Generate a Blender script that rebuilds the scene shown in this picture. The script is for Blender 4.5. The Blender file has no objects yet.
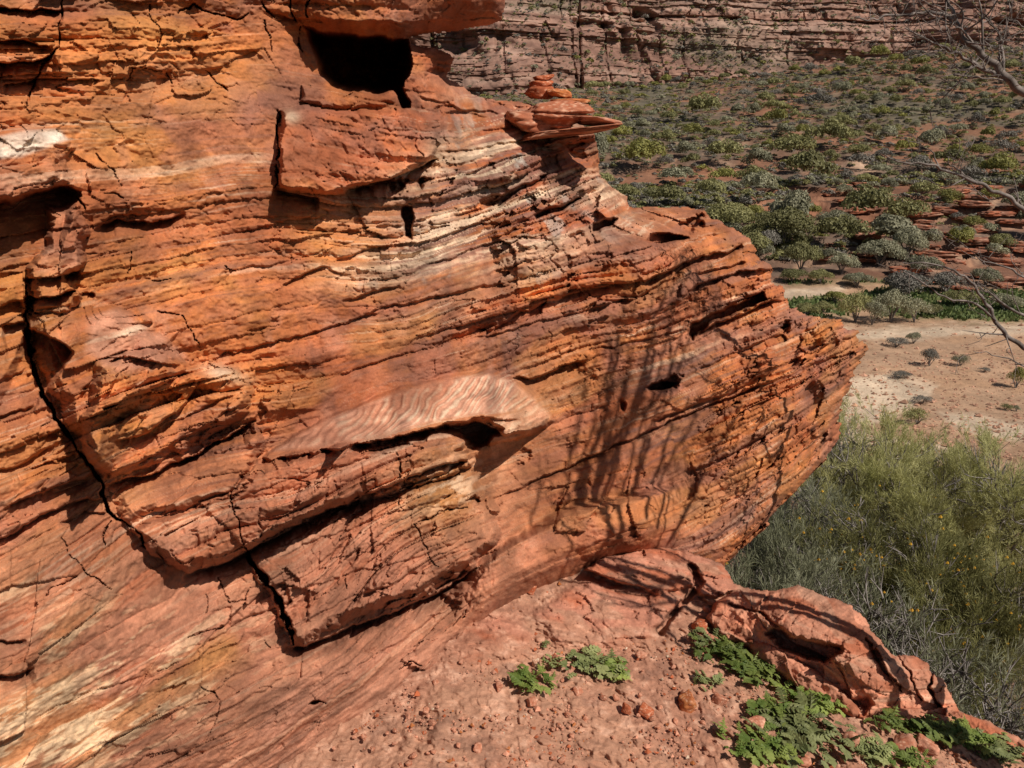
import bpy, math, numpy as np
from mathutils import Vector
rad = math.radians
SC = bpy.context.scene
COL = SC.collection
f32 = np.float32

# ------------------------------------------------------------------ camera, sky, sun, exposure
EYE = 1.6
PITCH = rad(17.0)
HFOV = rad(65.0)
FPX = 512.0 / math.tan(HFOV / 2)
SUN_AZ, SUN_EL = 131.0, 48.0          # azimuth clockwise from +Y
cam_d = bpy.data.cameras.new('camera')
cam = bpy.data.objects.new('camera', cam_d)
COL.objects.link(cam)
cam.location = (0, 0, EYE)
cam.rotation_euler = (math.pi / 2 - PITCH, 0, 0)
cam_d.sensor_width = 36.0
cam_d.angle = HFOV
cam_d.clip_start, cam_d.clip_end = 0.05, 2000.0
SC.camera = cam
W = bpy.data.worlds.new('World')
SC.world = W
W.use_nodes = True
wn = W.node_tree.nodes
sky = wn.new('ShaderNodeTexSky')
sky.sky_type = 'NISHITA'
sky.sun_disc = False
sky.sun_elevation = rad(SUN_EL)
sky.sun_rotation = rad(SUN_AZ)
W.node_tree.links.new(sky.outputs['Color'], wn['Background'].inputs['Color'])
wn['Background'].inputs['Strength'].default_value = 0.047
sun_d = bpy.data.lights.new('sun', 'SUN')
sun_d.energy = 4.9
sun_d.angle = rad(0.5)
sun_d.color = (1.0, 0.95, 0.88)
sun = bpy.data.objects.new('sun', sun_d)
COL.objects.link(sun)
SUN = np.array([math.sin(rad(SUN_AZ)) * math.cos(rad(SUN_EL)), math.cos(rad(SUN_AZ)) * math.cos(rad(SUN_EL)), math.sin(rad(SUN_EL))])
sun.rotation_euler = Vector(SUN).to_track_quat('Z', 'Y').to_euler()
SC.view_settings.view_transform = 'Standard'
SC.view_settings.look = 'None'
SC.view_settings.exposure = 0.0
SC.view_settings.gamma = 1.0
SC.cycles.max_bounces = 5
SC.cycles.diffuse_bounces = 3

# ------------------------------------------------------------------ noise and small maths
def _h(ix, iy, iz, seed):
    n = (ix.astype(np.uint32) * np.uint32(374761393) + iy.astype(np.uint32) * np.uint32(668265263)
         + iz.astype(np.uint32) * np.uint32(2147483647) + np.uint32((seed * 1274126177) & 0xffffffff))
    n = (n ^ (n >> np.uint32(13))) * np.uint32(1274126177)
    n = (n ^ (n >> np.uint32(15))) * np.uint32(2246822519)
    n = n ^ (n >> np.uint32(16))
    return (n & np.uint32(0xffffff)).astype(f32) / f32(16777215.0)

Z0 = np.zeros(1, np.int32)
def rnd1(i, seed=0):
    return _h(np.asarray(i).astype(np.int32), Z0, Z0, seed)
def rnd2(i, j, seed=0):
    return _h(np.asarray(i).astype(np.int32), np.asarray(j).astype(np.int32), Z0, seed)

def noise1(x, seed=0):
    x = np.asarray(x, f32); i = np.floor(x); f = x - i; i = i.astype(np.int32)
    f = f * f * (3 - 2 * f)
    a = rnd1(i, seed); b = rnd1(i + 1, seed)
    return a + (b - a) * f

def noise2(x, y, seed=0):
    x = np.asarray(x, f32); y = np.asarray(y, f32)
    i = np.floor(x); j = np.floor(y); fx = x - i; fy = y - j
    i = i.astype(np.int32); j = j.astype(np.int32)
    fx = fx * fx * (3 - 2 * fx); fy = fy * fy * (3 - 2 * fy)
    a = rnd2(i, j, seed); b = rnd2(i + 1, j, seed); c = rnd2(i, j + 1, seed); d = rnd2(i + 1, j + 1, seed)
    return (a + (b - a) * fx) * (1 - fy) + (c + (d - c) * fx) * fy

def fbm2(x, y, octv=4, seed=0, gain=0.5):
    s = 0; a = 1.0; t = 0
    x = np.asarray(x, f32); y = np.asarray(y, f32)
    for k in range(octv):
        s = s + a * noise2(x, y, seed + k * 17); t += a; a *= gain
        x, y = x * 1.93 + y * 0.41 + 7.3, y * 1.93 - x * 0.41 + 3.1
    return s / t

def noise3(x, y, z, seed=0):
    i = np.floor(x); j = np.floor(y); k = np.floor(z)
    fx = (x - i).astype(f32); fy = (y - j).astype(f32); fz = (z - k).astype(f32)
    i = i.astype(np.int32); j = j.astype(np.int32); k = k.astype(np.int32)
    fx = fx * fx * (3 - 2 * fx); fy = fy * fy * (3 - 2 * fy); fz = fz * fz * (3 - 2 * fz)
    def L(kk):
        a = _h(i, j, kk, seed); b = _h(i + 1, j, kk, seed); c = _h(i, j + 1, kk, seed); d = _h(i + 1, j + 1, kk, seed)
        return (a + (b - a) * fx) * (1 - fy) + (c + (d - c) * fx) * fy
    return L(k) * (1 - fz) + L(k + 1) * fz

def fbm3(p, sc, octv=3, seed=0, gain=0.5):
    s = 0; a = 1.0; t = 0
    for k in range(octv):
        s = s + a * noise3(p[:, 0] * sc + k * 5.2, p[:, 1] * sc + k * 1.7, p[:, 2] * sc, seed + k * 13); t += a; a *= gain; sc *= 2.03
    return s / t

def facets(x, y, seed):
    """broken-rock relief: every cell of a jittered grid is a tilted plane of its own"""
    i = np.floor(x); j = np.floor(y); best = np.full(x.shape, 9, f32); val = np.zeros(x.shape, f32)
    for di in (-1, 0, 1):
        for dj in (-1, 0, 1):
            a = (i + di).astype(np.int32); b = (j + dj).astype(np.int32)
            dx = (x - a - rnd2(a, b, seed)).astype(f32); dy = (y - b - rnd2(a, b, seed + 1)).astype(f32)
            d = dx * dx + dy * dy; m = d < best
            best = np.where(m, d, best)
            val = np.where(m, rnd2(a, b, seed + 2) - .5 + dx * (rnd2(a, b, seed + 3) - .5) * 1.2 + dy * (rnd2(a, b, seed + 4) - .5) * 1.2, val)
    return val

def sstep(a, b, x):
    t = np.clip((x - a) / (b - a), 0, 1)
    return t * t * (3 - 2 * t)

def poly_sdf(px, py, pts):
    """signed distance to a closed outline, positive inside"""
    P = np.asarray(pts, f32)
    d = np.full(px.shape, 1e9, f32); s = np.ones(px.shape, f32)
    n = len(P)
    for i in range(n):
        a = P[i]; b = P[(i + 1) % n]
        ex, ey = b - a
        wx = px - a[0]; wy = py - a[1]
        t = np.clip((wx * ex + wy * ey) / (ex * ex + ey * ey + 1e-9), 0, 1)
        dx = wx - ex * t; dy = wy - ey * t
        d = np.minimum(d, dx * dx + dy * dy)
        c1 = py >= a[1]; c2 = py < b[1]; c3 = ex * wy > ey * wx
        flip = (c1 & c2 & c3) | (~c1 & ~c2 & ~c3)
        s = np.where(flip, -s, s)
    return -s * np.sqrt(d)

def line_dist(px, py, pts):
    """distance to a polyline, signed (+ = below it in the picture, for lines drawn left to right), and position 0..1 along"""
    P = np.asarray(pts, f32)
    best = np.full(px.shape, 1e9, f32); sg = np.ones(px.shape, f32); tt = np.zeros(px.shape, f32)
    n = len(P) - 1
    for i in range(n):
        a = P[i]; b = P[i + 1]
        ex, ey = b - a
        wx = px - a[0]; wy = py - a[1]
        t = np.clip((wx * ex + wy * ey) / (ex * ex + ey * ey + 1e-9), 0, 1)
        dx = wx - ex * t; dy = wy - ey * t
        d = dx * dx + dy * dy
        m = d < best
        best = np.where(m, d, best)
        sg = np.where(m, np.where(ex * wy - ey * wx >= 0, 1, -1), sg)
        tt = np.where(m, (i + t) / n, tt)
    return sg * np.sqrt(best), tt

def tps(pts, vals, reg=0.0):
    P = np.asarray(pts, float) / 100.0; v = np.asarray(vals, float); n = len(P)
    r2 = ((P[:, None] - P[None]) ** 2).sum(-1)
    K = 0.5 * r2 * np.log(r2 + 1e-12)
    A = np.zeros((n + 3, n + 3)); A[:n, :n] = K + reg * np.eye(n)
    A[:n, n] = 1; A[:n, n + 1:] = P; A[n, :n] = 1; A[n + 1:, :n] = P.T
    w = np.linalg.solve(A, np.r_[v, 0, 0, 0])
    def f(px, py):
        x = np.asarray(px, f32) / 100; y = np.asarray(py, f32) / 100
        s = w[n] + w[n + 1] * x + w[n + 2] * y
        for i in range(n):
            r = (x - f32(P[i, 0])) ** 2 + (y - f32(P[i, 1])) ** 2
            s = s + f32(w[i] * 0.5) * r * np.log(r + f32(1e-12))
        return s.astype(f32)
    return f

CP, SP = math.cos(PITCH), math.sin(PITCH)
def ray(px, py):
    x = (np.asarray(px, f32) - 512) / FPX; d = (np.asarray(py, f32) - 384) / FPX
    return x, CP - d * SP, -SP - d * CP          # per unit of forward distance
def project(P):
    x, y, z = P[:, 0], P[:, 1], P[:, 2] - EYE
    f = y * CP - z * SP; u = y * SP + z * CP
    return 512 + FPX * x / f, 384 - FPX * u / f, f

# ------------------------------------------------------------------ mesh and object helpers
def mesh_np(name, V, F, mat=None, col=None, smooth=False, mats=None, midx=None):
    me = bpy.data.meshes.new(name)
    V = np.ascontiguousarray(V, f32); F = np.ascontiguousarray(F, np.int32)
    n = F.shape[1]
    me.vertices.add(len(V)); me.vertices.foreach_set('co', V.ravel())
    me.loops.add(F.size); me.loops.foreach_set('vertex_index', F.ravel())
    me.polygons.add(len(F))
    me.polygons.foreach_set('loop_start', np.arange(0, F.size, n, dtype=np.int32))
    me.polygons.foreach_set('use_smooth', np.full(len(F), smooth, bool))
    if col is not None:
        at = me.attributes.new('Col', 'FLOAT_COLOR', 'POINT')
        c = np.ones((len(V), 4), f32); c[:, :3] = col
        at.data.foreach_set('color', c.ravel())
    for m in (mats or [mat]):
        me.materials.append(m)
    if midx is not None:
        me.polygons.foreach_set('material_index', np.ascontiguousarray(midx, np.int32))
    me.update(); me.validate()
    return me

def link(name, me, parent=None, loc=None):
    o = bpy.data.objects.new(name, me)
    COL.objects.link(o)
    if parent is not None: o.parent = parent
    if loc is not None: o.location = loc
    return o

def tag(o, label=None, cat=None, group=None, kind=None):
    if label: o['label'] = label
    if cat: o['category'] = cat
    if group: o['group'] = group
    if kind: o['kind'] = kind
    return o

def empty(name, loc):
    o = bpy.data.objects.new(name, None); COL.objects.link(o); o.location = loc
    return o

def copy_tree(o, parent=None):
    c = o.copy(); COL.objects.link(c)
    if parent is not None: c.parent = parent
    for ch in [x for x in o.children]: copy_tree(ch, c)
    return c

# ------------------------------------------------------------------ materials
def base_mat(name, rough=0.9, spec=0.25):
    m = bpy.data.materials.new(name); m.use_nodes = True
    b = m.node_tree.nodes['Principled BSDF']
    b.inputs['Roughness'].default_value = rough
    b.inputs['Specular IOR Level'].default_value = spec
    return m, m.node_tree, b

def rock_mat(name, grain=160.0, bump=0.35, dist=0.004, var=0.35):
    """albedo from the mesh's mineral colour, broken up by grain and pits in object space"""
    m, nt, b = base_mat(name)
    N, L = nt.nodes, nt.links
    at = N.new('ShaderNodeAttribute'); at.attribute_name = 'Col'
    tc = N.new('ShaderNodeTexCoord')
    n1 = N.new('ShaderNodeTexNoise'); n1.inputs['Scale'].default_value = grain; n1.inputs['Detail'].default_value = 5; n1.inputs['Roughness'].default_value = 0.7
    n2 = N.new('ShaderNodeTexNoise'); n2.inputs['Scale'].default_value = grain * 0.17; n2.inputs['Detail'].default_value = 6; n2.inputs['Roughness'].default_value = 0.65
    L.new(tc.outputs['Object'], n1.inputs['Vector']); L.new(tc.outputs['Object'], n2.inputs['Vector'])
    ad = N.new('ShaderNodeMath'); ad.operation = 'ADD'; L.new(n1.outputs['Fac'], ad.inputs[0]); L.new(n2.outputs['Fac'], ad.inputs[1])
    mr = N.new('ShaderNodeMapRange'); mr.inputs['From Min'].default_value = 0.6; mr.inputs['From Max'].default_value = 1.4
    mr.inputs['To Min'].default_value = 1 - var; mr.inputs['To Max'].default_value = 1 + var
    L.new(ad.outputs[0], mr.inputs['Value'])
    vm = N.new('ShaderNodeVectorMath'); vm.operation = 'SCALE'
    L.new(at.outputs['Color'], vm.inputs[0]); L.new(mr.outputs['Result'], vm.inputs['Scale'])
    L.new(vm.outputs['Vector'], b.inputs['Base Color'])
    bp = N.new('ShaderNodeBump'); bp.inputs['Strength'].default_value = bump; bp.inputs['Distance'].default_value = dist
    L.new(ad.outputs[0], bp.inputs['Height']); L.new(bp.outputs['Normal'], b.inputs['Normal'])
    return m

def leaf_mat(name, c1, c2, scale=3.0, transl=0.25, rough=0.6, objvar=0.0):
    m, nt, b = base_mat(name, rough, 0.3)
    N, L = nt.nodes, nt.links
    tc = N.new('ShaderNodeTexCoord')
    n1 = N.new('ShaderNodeTexNoise'); n1.inputs['Scale'].default_value = scale; n1.inputs['Detail'].default_value = 3
    L.new(tc.outputs['Object'], n1.inputs['Vector'])
    rp = N.new('ShaderNodeValToRGB'); e = rp.color_ramp.elements
    e[0].position = 0.36; e[0].color = (*c1, 1); e[1].position = 0.64; e[1].color = (*c2, 1)
    L.new(n1.outputs['Fac'], rp.inputs['Fac'])
    out = rp.outputs['Color']
    if objvar:
        oi = N.new('ShaderNodeObjectInfo'); mr = N.new('ShaderNodeMapRange')
        mr.inputs['To Min'].default_value = 1 - objvar; mr.inputs['To Max'].default_value = 1 + objvar
        L.new(oi.outputs['Random'], mr.inputs['Value'])
        vm = N.new('ShaderNodeVectorMath'); vm.operation = 'SCALE'
        L.new(out, vm.inputs[0]); L.new(mr.outputs['Result'], vm.inputs['Scale']); out = vm.outputs['Vector']
    L.new(out, b.inputs['Base Color'])
    tr = N.new('ShaderNodeBsdfTranslucent'); L.new(out, tr.inputs['Color'])
    mx = N.new('ShaderNodeMixShader'); mx.inputs['Fac'].default_value = transl
    L.new(b.outputs['BSDF'], mx.inputs[1]); L.new(tr.outputs['BSDF'], mx.inputs[2])
    L.new(mx.outputs['Shader'], N['Material Output'].inputs['Surface'])
    return m

M_ROCK = rock_mat('banded_sandstone')
M_DIRT = rock_mat('red_dirt', grain=220, bump=0.5, dist=0.004, var=0.3)
M_TERR = rock_mat('valley_soil', grain=1.2, bump=0.6, dist=0.25, var=0.4)
M_FAR = rock_mat('canyon_sandstone', grain=0.5, bump=0.5, dist=0.6, var=0.3)
M_BARK = leaf_mat('weathered_bark', (.10, .075, .06), (.26, .21, .18), scale=30, transl=0.0, rough=0.9)
M_TWIG = leaf_mat('grey_twig', (.12, .10, .085), (.30, .26, .23), scale=12, transl=0.0, rough=0.9)
M_WEED = leaf_mat('fresh_weed_leaf', (.10, .15, .025), (.27, .31, .075), scale=14, transl=0.3, objvar=.3)

M_WEED_DUSTY = leaf_mat('dusty_weed_leaf', (.12, .14, .045), (.30, .31, .12), scale=18, transl=0.25, objvar=.25)

# ------------------------------------------------------------------ relief sheet: a rock surface on a fine grid, closed behind by a rim
def relief(name, outline, depth_fn, color_fn, mat, step=0.9, rough=2.0, rim=10, rim_shift=4.0, rim_grow=0.012, seed=1, pad=3, jag=None):
    P = np.asarray(outline, float)
    x0, y0 = P.min(0) - pad; x1, y1 = P.max(0) + pad
    nx = int((x1 - x0) / step) + 1; ny = int((y1 - y0) / step) + 1
    gx, gy = np.meshgrid(x0 + np.arange(nx) * step, y0 + np.arange(ny) * step)
    gx = gx.ravel().astype(f32); gy = gy.ravel().astype(f32)
    sd = poly_sdf(gx, gy, P)
    wob = (fbm2(gx / 9, gy / 5, 3, seed) - .5) * 2 * rough
    if jag is not None: wob = wob + jag(gx, gy)
    inside = (sd + wob) > 0
    idx = -np.ones(nx * ny, np.int64); idx[inside] = np.arange(inside.sum())
    px, py, sdi = gx[inside], gy[inside], (sd + wob)[inside]
    t, aux = depth_fn(px, py, sdi)
    rx, ry, rz = ray(px, py)
    V = np.stack([rx * t, ry * t, rz * t + EYE], 1)
    G = idx.reshape(ny, nx)
    a, b, c, d = G[:-1, :-1], G[:-1, 1:], G[1:, 1:], G[1:, :-1]
    ok = (a >= 0) & (b >= 0) & (c >= 0) & (d >= 0)
    F = np.stack([a[ok], d[ok], c[ok], b[ok]], 1)
    C = color_fn(px, py, V, aux)
    # rim: boundary edges walk back into the rock
    E = np.concatenate([F[:, [0, 1]], F[:, [1, 2]], F[:, [2, 3]], F[:, [3, 0]]])
    key = np.sort(E, 1); kk = key[:, 0] * (len(V) + 1) + key[:, 1]
    u, inv, cnt = np.unique(kk, return_inverse=True, return_counts=True)
    B = E[cnt[inv] == 1]
    bv = np.unique(B)
    mp = -np.ones(len(V), np.int64); mp[bv] = np.arange(len(bv))
    e = 1.5
    nxg = poly_sdf(px[bv] + e, py[bv], P) - poly_sdf(px[bv] - e, py[bv], P)
    nyg = poly_sdf(px[bv], py[bv] + e, P) - poly_sdf(px[bv], py[bv] - e, P)
    ln = np.sqrt(nxg ** 2 + nyg ** 2) + 1e-6; nxg /= ln; nyg /= ln
    Vs, Fs, Cs = [V], [F], [C]
    prev = bv; n0 = len(V)
    for k in range(1, rim + 1):
        q = rim_shift * k
        qx = px[bv] + nxg * q; qy = py[bv] + nyg * q
        kx, ky, kz = ray(qx, qy)
        tk = t[bv] * (1 + rim_grow * k ** 1.35) * (1 + .006 * (noise2(qx / 7, qy / 7, 5) - .5))
        ii = np.clip(((qx - x0) / step).round().astype(int), 0, nx - 1); jj = np.clip(((qy - y0) / step).round().astype(int), 0, ny - 1)
        gi = G[jj, ii]; tk = np.where(gi >= 0, np.maximum(tk, t[np.maximum(gi, 0)] + .012 * k), tk)
        Vk = np.stack([kx * tk, ky * tk, kz * tk + EYE], 1)
        cur = n0 + np.arange(len(bv)); n0 += len(bv)
        pb = prev
        i0, i1 = mp[B[:, 0]], mp[B[:, 1]]
        Fs.append(np.stack([pb[i1], pb[i0], cur[i0], cur[i1]], 1))
        Vs.append(Vk); Cs.append(C[bv] * 1.0); prev = cur
    me = mesh_np(name, np.concatenate(Vs), np.concatenate(Fs), mat, np.concatenate(Cs), smooth=True)
    return me, (px, py, V)

# ------------------------------------------------------------------ the ledge we stand on: height of its dirt
def ground_h(X, Y):
    return (0.05 - 0.20 * np.clip(X, -0.2, 3) - 0.05 * np.clip(X - .9, 0, 2) + 0.04 * (Y - 2.2)).astype(f32)
def ground_t(px, py, extra=0.0):
    rx, ry, rz = ray(px, py)
    t = np.full(np.shape(rx), 2.5, f32)
    for _ in range(12):
        t = .5 * t + .5 * np.clip((ground_h(rx * t, ry * t) + extra - EYE) / np.minimum(rz, -0.12), 0.3, 9)
    return t.astype(f32)
def ground_point(px, py, extra=0.0):
    t = ground_t(np.array([px]), np.array([py]), extra)[0]; rx, ry, rz = ray(px, py)
    return np.array([rx * t, ry * t, rz * t + EYE])

# palette (linear albedo)
ORG = np.array([.50, .165, .05]); RED = np.array([.34, .088, .034]); MAR = np.array([.19, .078, .055]); OCH = np.array([.56, .27, .075])
CRM = np.array([.70, .50, .34]); PNK = np.array([.46, .205, .125]); DRK = np.array([.075, .042, .032]); WHT = np.array([.72, .62, .50])
def lerp(C, col, w):
    return C + (np.asarray(col, f32) - C) * np.clip(w, 0, 1)[:, None].astype(f32)
def blob(px, py, x, y, rx_, ry_, ang=0):
    c, s = math.cos(rad(ang)), math.sin(rad(ang))
    u = (px - x) * c + (py - y) * s; v = -(px - x) * s + (py - y) * c
    return np.exp(-(u / rx_) ** 2 - (v / ry_) ** 2)

# ------------------------------------------------------------------ CLIFF
CLIFF = [(-150, -90), (512, -90), (507, 4), (503, 20), (488, 27), (440, 34), (413, 38), (414, 43), (432, 46), (444, 50), (456, 57), (452, 68), (448, 76), (466, 86), (476, 95),
         (500, 99), (530, 102), (552, 112), (596, 128), (600, 150), (600, 172), (612, 185), (628, 197), (630, 206), (655, 205), (690, 206), (705, 208), (712, 218), (724, 222), (748, 234), (752, 244), (766, 258), (776, 266), (771, 279),
         (786, 288), (792, 306), (808, 316), (838, 320), (858, 332), (868, 350), (860, 366), (852, 380), (845, 402), (838, 440), (826, 462), (806, 482), (790, 500), (765, 526), (738, 552), (722, 570),
         (690, 600), (620, 620), (560, 640), (500, 690), (440, 740), (380, 800), (330, 880), (-150, 880)]
gt = lambda x, y: float(ground_t(np.array([x]), np.array([y]))[0])
def c_ground(x, y):
    rx, ry, rz = ray(x, y); return float((ry - rx) * gt(x, y))
_cp = [(0, 768, 2.12), (130, 768, 2.2), (-150, 768, 2.1), (-150, 400, 2.35), (-150, 0, 2.7), (-150, 880, 2.1),
       (600, 470, 2.62), (600, 420, 2.70), (600, 300, 2.86), (600, 235, 3.08), (612, 205, 3.3), (640, 207, 3.42), (690, 208, 3.25), (705, 210, 3.05), (650, 235, 2.95),
       (520, 480, 2.72), (520, 420, 2.78), (510, 330, 2.84), (400, 330, 2.78), (400, 200, 2.98), (400, 110, 3.15), (400, 20, 3.2), (500, 10, 3.3), (500, 170, 3.32), (545, 128, 3.62), (500, 100, 3.75), (450, 70, 3.46), (428, 58, 3.36), (450, 100, 3.42), (560, 180, 3.4),
       (400, 480, 2.62), (400, 560, 2.56), (300, 560, 2.46), (200, 600, 2.36), (200, 500, 2.48), (200, 400, 2.60), (200, 250, 2.78), (200, 100, 2.92), (200, 0, 3.0), (300, 200, 2.88), (300, 20, 3.1),
       (0, 600, 2.22), (0, 400, 2.42), (0, 200, 2.6), (0, 0, 2.85), (60, 300, 2.6), (100, 500, 2.4),
       (700, 400, 2.52), (690, 300, 2.72), (700, 480, 2.42), (800, 400, 2.36), (838, 440, 2.36), (860, 350, 2.42), (790, 300, 2.56), (750, 240, 2.82), (770, 470, 2.26), (720, 560, 2.22)]
for x, y in [(280, 768), (340, 725), (400, 685), (450, 640), (500, 600), (545, 578)]:
    _cp.append((x, y, c_ground(x, y)))
    _cp.append((x + 20, y + 70, c_ground(x, y) + .16))
_cp += [(590, 556, 2.48), (620, 545, 2.44), (660, 545, 2.36), (620, 620, 2.7), (700, 620, 2.5), (590, 522, 2.56), (640, 500, 2.52)]
cliff_c = tps([p[:2] for p in _cp], [p[2] for p in _cp], 0.004)

def _z_base(x, y):
    rx, ry, rz = ray(x, y); return rz * (cliff_c(x, y) / (ry - rx)) + EYE
_lines = [[(0, 62), (120, 64), (260, 58)], [(90, 230), (190, 213), (280, 200)], [(190, 362), (260, 344), (330, 325), (450, 295)],
          [(320, 380), (435, 345), (510, 315), (600, 285), (690, 258), (760, 232)], [(400, 290), (480, 262), (560, 232), (630, 200)], [(430, 215), (500, 190), (560, 165)],
          [(486, 498), (583, 458), (639, 434), (740, 392)], [(690, 540), (760, 490), (830, 435)], [(0, 536), (56, 508), (103, 495), (250, 440)], [(0, 692), (78, 655), (175, 605), (300, 560)],
          [(60, 768), (150, 720), (260, 660), (340, 630)], [(130, 520), (230, 490), (380, 440), (500, 420)], [(250, 550), (390, 480), (470, 455)], [(640, 470), (720, 430), (800, 390), (860, 350)],
          [(0, 150), (150, 140), (260, 130)], [(0, 20), (200, 15), (400, 10), (500, 12)], [(390, 640), (470, 590), (560, 545)], [(640, 300), (720, 262), (770, 245)], [(460, 120), (540, 100)]]
_sp, _sv = [], []
for Ln in _lines:
    zs = [float(_z_base(np.array([x]), np.array([y]))[0]) for x, y in Ln]; m = sum(zs) / len(zs)
    for (x, y), z in zip(Ln, zs): _sp.append((x, y)); _sv.append(m - z)
strata_dev = tps(_sp, _sv, 0.5)

def beds(S, u, seed, thick, vary, seg, amp_seed):
    """stack of beds of uneven thickness, each broken into blocks along u: relief 0..1, bed number, distance to the bed plane"""
    r = np.random.default_rng(seed)
    th = thick * np.exp(r.normal(0, vary, 4000)); edges = np.cumsum(th) - 20 * thick * 20
    edges = edges - edges[2000] + 1.0
    k = np.searchsorted(edges, S)
    lo = edges[np.clip(k - 1, 0, 3999)]; hi = edges[np.clip(k, 0, 3999)]
    f = (S - lo) / (hi - lo + 1e-9)
    w = seg * (0.5 + 1.3 * rnd1(k, seed + 3))
    uu = u / w + rnd1(k, seed + 4) * 50 + .35 * noise2(S * 60, u * 9, seed + 8)
    j = np.floor(uu)
    off = rnd1(k, seed + 5) * .6 + rnd2(k, j, seed + 6) * .4
    jf = uu - j
    return off.astype(f32), k, f.astype(f32), np.minimum(jf, 1 - jf).astype(f32) * w.astype(f32)

def cliff_depth(px, py, sd):
    rx, ry, rz = ray(px, py)
    c0 = cliff_c(px, py)
    t0 = c0 / (ry - rx)
    X, Y, Zw = rx * t0, ry * t0, rz * t0 + EYE
    u = (X + Y) * f32(.7071)
    S = Zw + strata_dev(px, py)
    dS = (fbm2(u * 1.6, S * 4, 4, 11) - .5) * .020 + (fbm2(u * 12, S * 30, 3, 12) - .5) * .006
    S = S + dS
    S = S + .011 * facets(u * 3.1 + .5 * noise2(u * 9, S * 20, 13), S * 8 + .5 * noise2(u * 8, S * 18, 14), 15) + .005 * facets(u * 11, S * 32, 16)
    c = c0.copy()
    sc = np.clip(t0 / 3.0, .5, 1.7)                    # metres per pixel against 3 m
    # warped picture coordinates so traced edges break like rock
    wx = px + (fbm2(px / 17, py / 13, 4, 21) - .5) * 14 + (np.floor(noise2(px / 31, py / 20, 22) * 4) / 4 - .4) * 9
    wy = py + (fbm2(px / 19, py / 15, 4, 23) - .5) * 11 + (np.floor(noise2(px / 37, py / 22, 24) * 4) / 4 - .4) * 8
    fx = px + (fbm2(px / 14, py / 14, 4, 25) - .5) * 8
    fy = py + (fbm2(px / 14, py / 14, 4, 26) - .5) * 8

    def sub(pts, m):
        P = np.asarray(pts, float)
        return np.nonzero((px > P[:, 0].min() - m) & (px < P[:, 0].max() + m) & (py > P[:, 1].min() - m) & (py < P[:, 1].max() + m))[0]
    def block(pts, h, bev=6, gx=0, gy=0, fine=False):
        i = sub(pts, 22); ax, ay = (fx, fy) if fine else (wx, wy)
        d = poly_sdf(ax[i], ay[i], pts)
        cx, cy = np.mean(pts, 0)
        hh = np.clip(h + gx * (px[i] - cx) / 100 + gy * (py[i] - cy) / 100, .02, 1.12 * h)
        c[i] -= .88 * hh * np.clip(d / bev, 0, 1) ** .6
    def under(pts, dep, L, fine=True, soft=1.6):
        """overhang: rock below the line is cut back, coming out again over L pixels"""
        i = sub(pts, L * 3 + 8); ax, ay = (fx, fy) if fine else (wx, wy)
        d, tt = line_dist(ax[i], ay[i], pts)
        endf = np.minimum(1, np.minimum(tt, 1 - tt) * 9)
        c[i] += dep * endf * np.clip(d / soft, 0, 1) * np.exp(-np.maximum(d, 0) / L)
    def crack(pts, w, dep):
        i = sub(pts, w * 4 + 8)
        d, tt = line_dist(fx[i] + 3.5 * (np.floor(3 * noise2(px[i] / 7, py[i] / 9, 27)) / 3 - .33), fy[i] + 2.5 * (noise2(px[i] / 5, py[i] / 5, 28) - .5), pts)
        ww = (.42 if w > 3 else .36) * w * (.25 + 1.3 * noise2(px[i] / 9, py[i] / 9, int(pts[0][0]) + 5)) * np.minimum(1, np.minimum(tt, 1 - tt) * 8 + .3)
        c[i] += .7 * dep * sstep(1, .2, np.abs(d) / np.maximum(ww, .5))
    def pit(pts, dep, bev=3):
        P = np.asarray(pts, float); i = sub(pts, 16)
        if np.ptp(P[:, 0]) < 28 and np.ptp(P[:, 1]) < 28:      # small weathered hollow: ragged, drawn out along the bedding
            cx, cy = P.mean(0); ax_, ay_ = np.ptp(P[:, 0]) * .62 + 1, np.ptp(P[:, 1]) * .62 + 1
            nz = fbm2(px[i] / 6, py[i] / 4, 3, int(cx)) - .5
            rr = np.sqrt(((px[i] - cx) / ax_) ** 2 + ((py[i] - cy + .35 * (px[i] - cx)) / ay_) ** 2) + 1.5 * nz
            c[i] += .6 * dep * sstep(1.0, .2, rr)
            return
        d = poly_sdf(fx[i], fy[i], pts)
        c[i] += dep * np.clip(d / bev, 0, 1)

    # --- big shapes
    block([(-160, 124), (0, 126), (40, 126), (66, 128), (74, 142), (66, 156), (76, 172), (84, 186), (60, 192), (36, 200), (10, 210), (-160, 226)], .14, 14)
    under([(-160, 222), (0, 200), (30, 192), (64, 184), (82, 190)], .34, 42, soft=5)
    block([(42, 205), (74, 203), (92, 226), (82, 246), (84, 262), (70, 276), (78, 292), (72, 306), (30, 312), (28, 268), (44, 246)], .20, 8)
    under([(24, 279), (50, 277), (80, 268)], .22, 5)
    under([(24, 298), (50, 295), (78, 288)], .25, 9)
    block([(27, 315), (60, 302), (110, 308), (142, 318), (160, 332), (178, 345), (192, 362), (180, 378), (150, 392), (120, 420), (112, 470), (98, 480), (74, 434), (40, 374)], .20, 14, gx=.05, gy=.02)
    block([(92, 360), (150, 350), (190, 362), (236, 367), (252, 386), (256, 402), (246, 416), (180, 455), (110, 480), (80, 440)], .18, 12, gy=.02)
    block([(104, 488), (180, 462), (252, 424), (262, 448), (258, 476), (232, 496), (128, 522), (112, 508)], .17, 10, gx=.13)
    under([(98, 484), (150, 474), (206, 448), (254, 420)], .20, 10)
    under([(112, 440), (140, 436), (176, 412), (200, 380)], .12, 18)
    under([(28, 326), (62, 342), (76, 352)], .24, 34)
    under([(108, 362), (124, 355), (160, 362), (182, 366)], .10, 10)
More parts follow.
